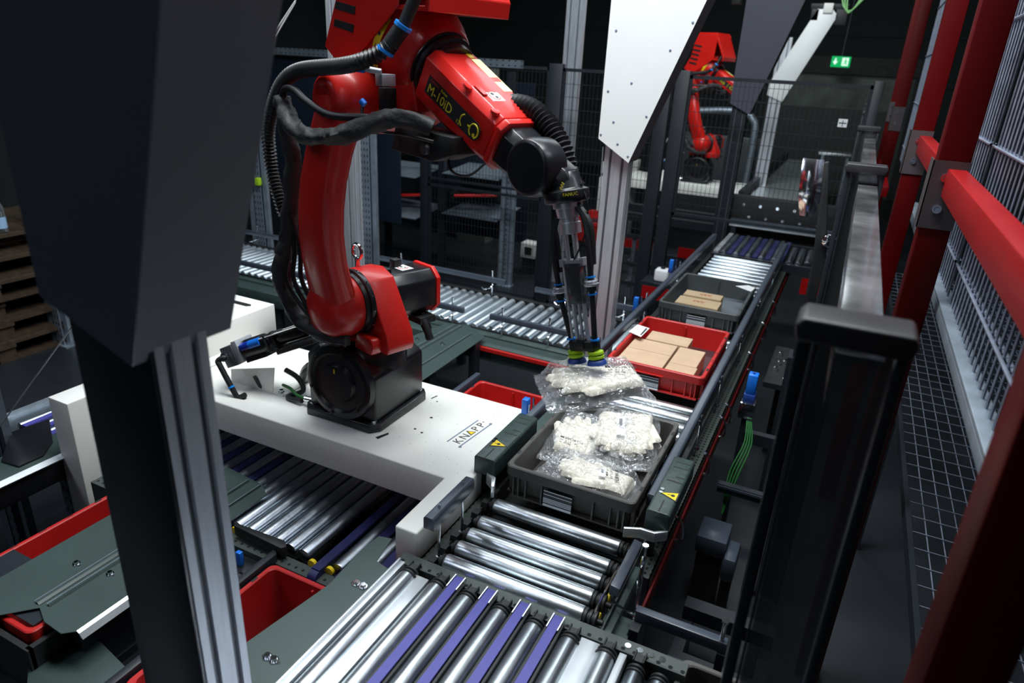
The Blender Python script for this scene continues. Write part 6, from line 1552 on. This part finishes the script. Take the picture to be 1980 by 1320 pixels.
mb = MB(); mb.box(-1.95, -1.45, 6.23, 6.25, 0.14, 0.17).box(-1.95, -1.45, 6.23, 6.25, 0.34, 0.37).box(-1.95, -1.45, 6.23, 6.25, 0.60, 0.64); mb.build('cross_bar', M['anth'], t, smooth=False)
mb = MB(); random.seed(21)
for k in range(10): x = -1.94+0.48*random.random(); z = random.choice((0.18, 0.38, 0.645)); mb.box(x, x+0.02, 6.225, 6.245, z, z+0.02)
mb.build('connector', M['chrome'], t, smooth=False)
tote('red tote behind the fence, right of the middle aluminium post', -2.35, -1.95, 6.2, 6.8, 0.50, 0.20, M['tote_red'], detail=False)
t = thing('tote_stand', (-2.1, 6.5, 0), 'dark stand under the red tote behind the fence', 'stand'); MB().box(-2.3, -2.0, 6.3, 6.7, 0, 0.495).build('frame', M['anth'], t, smooth=False)
t = thing('plastic_canister', (-1.20, 5.2, 0.5), 'small white plastic canister with black cap left of the far end of the tote line', 'canister')
MB().box(-1.215, -1.105, 5.15, 5.25, 0.55, 0.65).build('canister_body', M['paper'], t, bevel=0.018, seg=3)
MB().lathe((-1.16, 5.20, 0.65), (0, 0, 1), [(0, 0.018), (0.015, 0.018)], 16).build('screw_cap', M['blackm'], t)
t = thing('machine_trestle', (-1.15, 5.2, 0), 'dark stand with red panel under the white canister', 'machine frame')
MB().box(-1.30, -1.0, 5.10, 5.30, 0.52, 0.55).box(-1.28, -1.24, 5.2, 5.24, 0, 0.52).box(-1.06, -1.02, 5.2, 5.24, 0, 0.52).build('shelf', M['anth'], t, smooth=False)
MB().box(-1.28, -1.06, 5.09, 5.10, 0.42, 0.52).build('red_panel', M['red_bar'], t, smooth=False)
t = thing('worktable', (-0.25, 12.9, 0), 'pale blue lit worktable far behind near the dark gate', 'table')
MB().box(-0.55, -0.05, 12.8, 13.2, 0.9, 0.94).build('table_top', M['sheet'], t, bevel=0.004)
MB().box(-0.5, -0.46, 12.85, 12.9, 0, 0.9).box(-0.12, -0.08, 12.85, 12.9, 0, 0.9).build('leg', M['galv'], t, smooth=False)
t = thing('machine_housing', (-1.5, 10.5, 0), 'slate grey machine housing with a rounded pipe behind the second robot', 'machine housing')
MB().box(-2.3, -1.2, 10.5, 11.2, 0, 1.25).build('housing_body', mat('slate_housing', (0.05, 0.06, 0.07), 0.4), t, bevel=0.02)
MB().tube(smooth_path([(-2.3, 10.3, 1.55), (-1.6, 10.3, 1.6), (-1.35, 10.3, 1.5), (-1.3, 10.3, 1.2), (-1.32, 10.3, 0.0)]), 0.05, 12).build('bent_pipe', M['galv'], t)
t = thing('notice_card', (-0.1, 5.55, 1.75), 'small white notice card on the mesh fence near its right end', 'notice card')
MB().box(-0.155, -0.095, 5.575, 5.585, 1.775, 1.83).build('card', M['paper'], t, smooth=False)
MB().box(-0.15, -0.10, 5.573, 5.575, 1.80, 1.806).box(-0.127, -0.123, 5.573, 5.575, 1.78, 1.82).build('printed_lines', M['ink'], t, smooth=False)
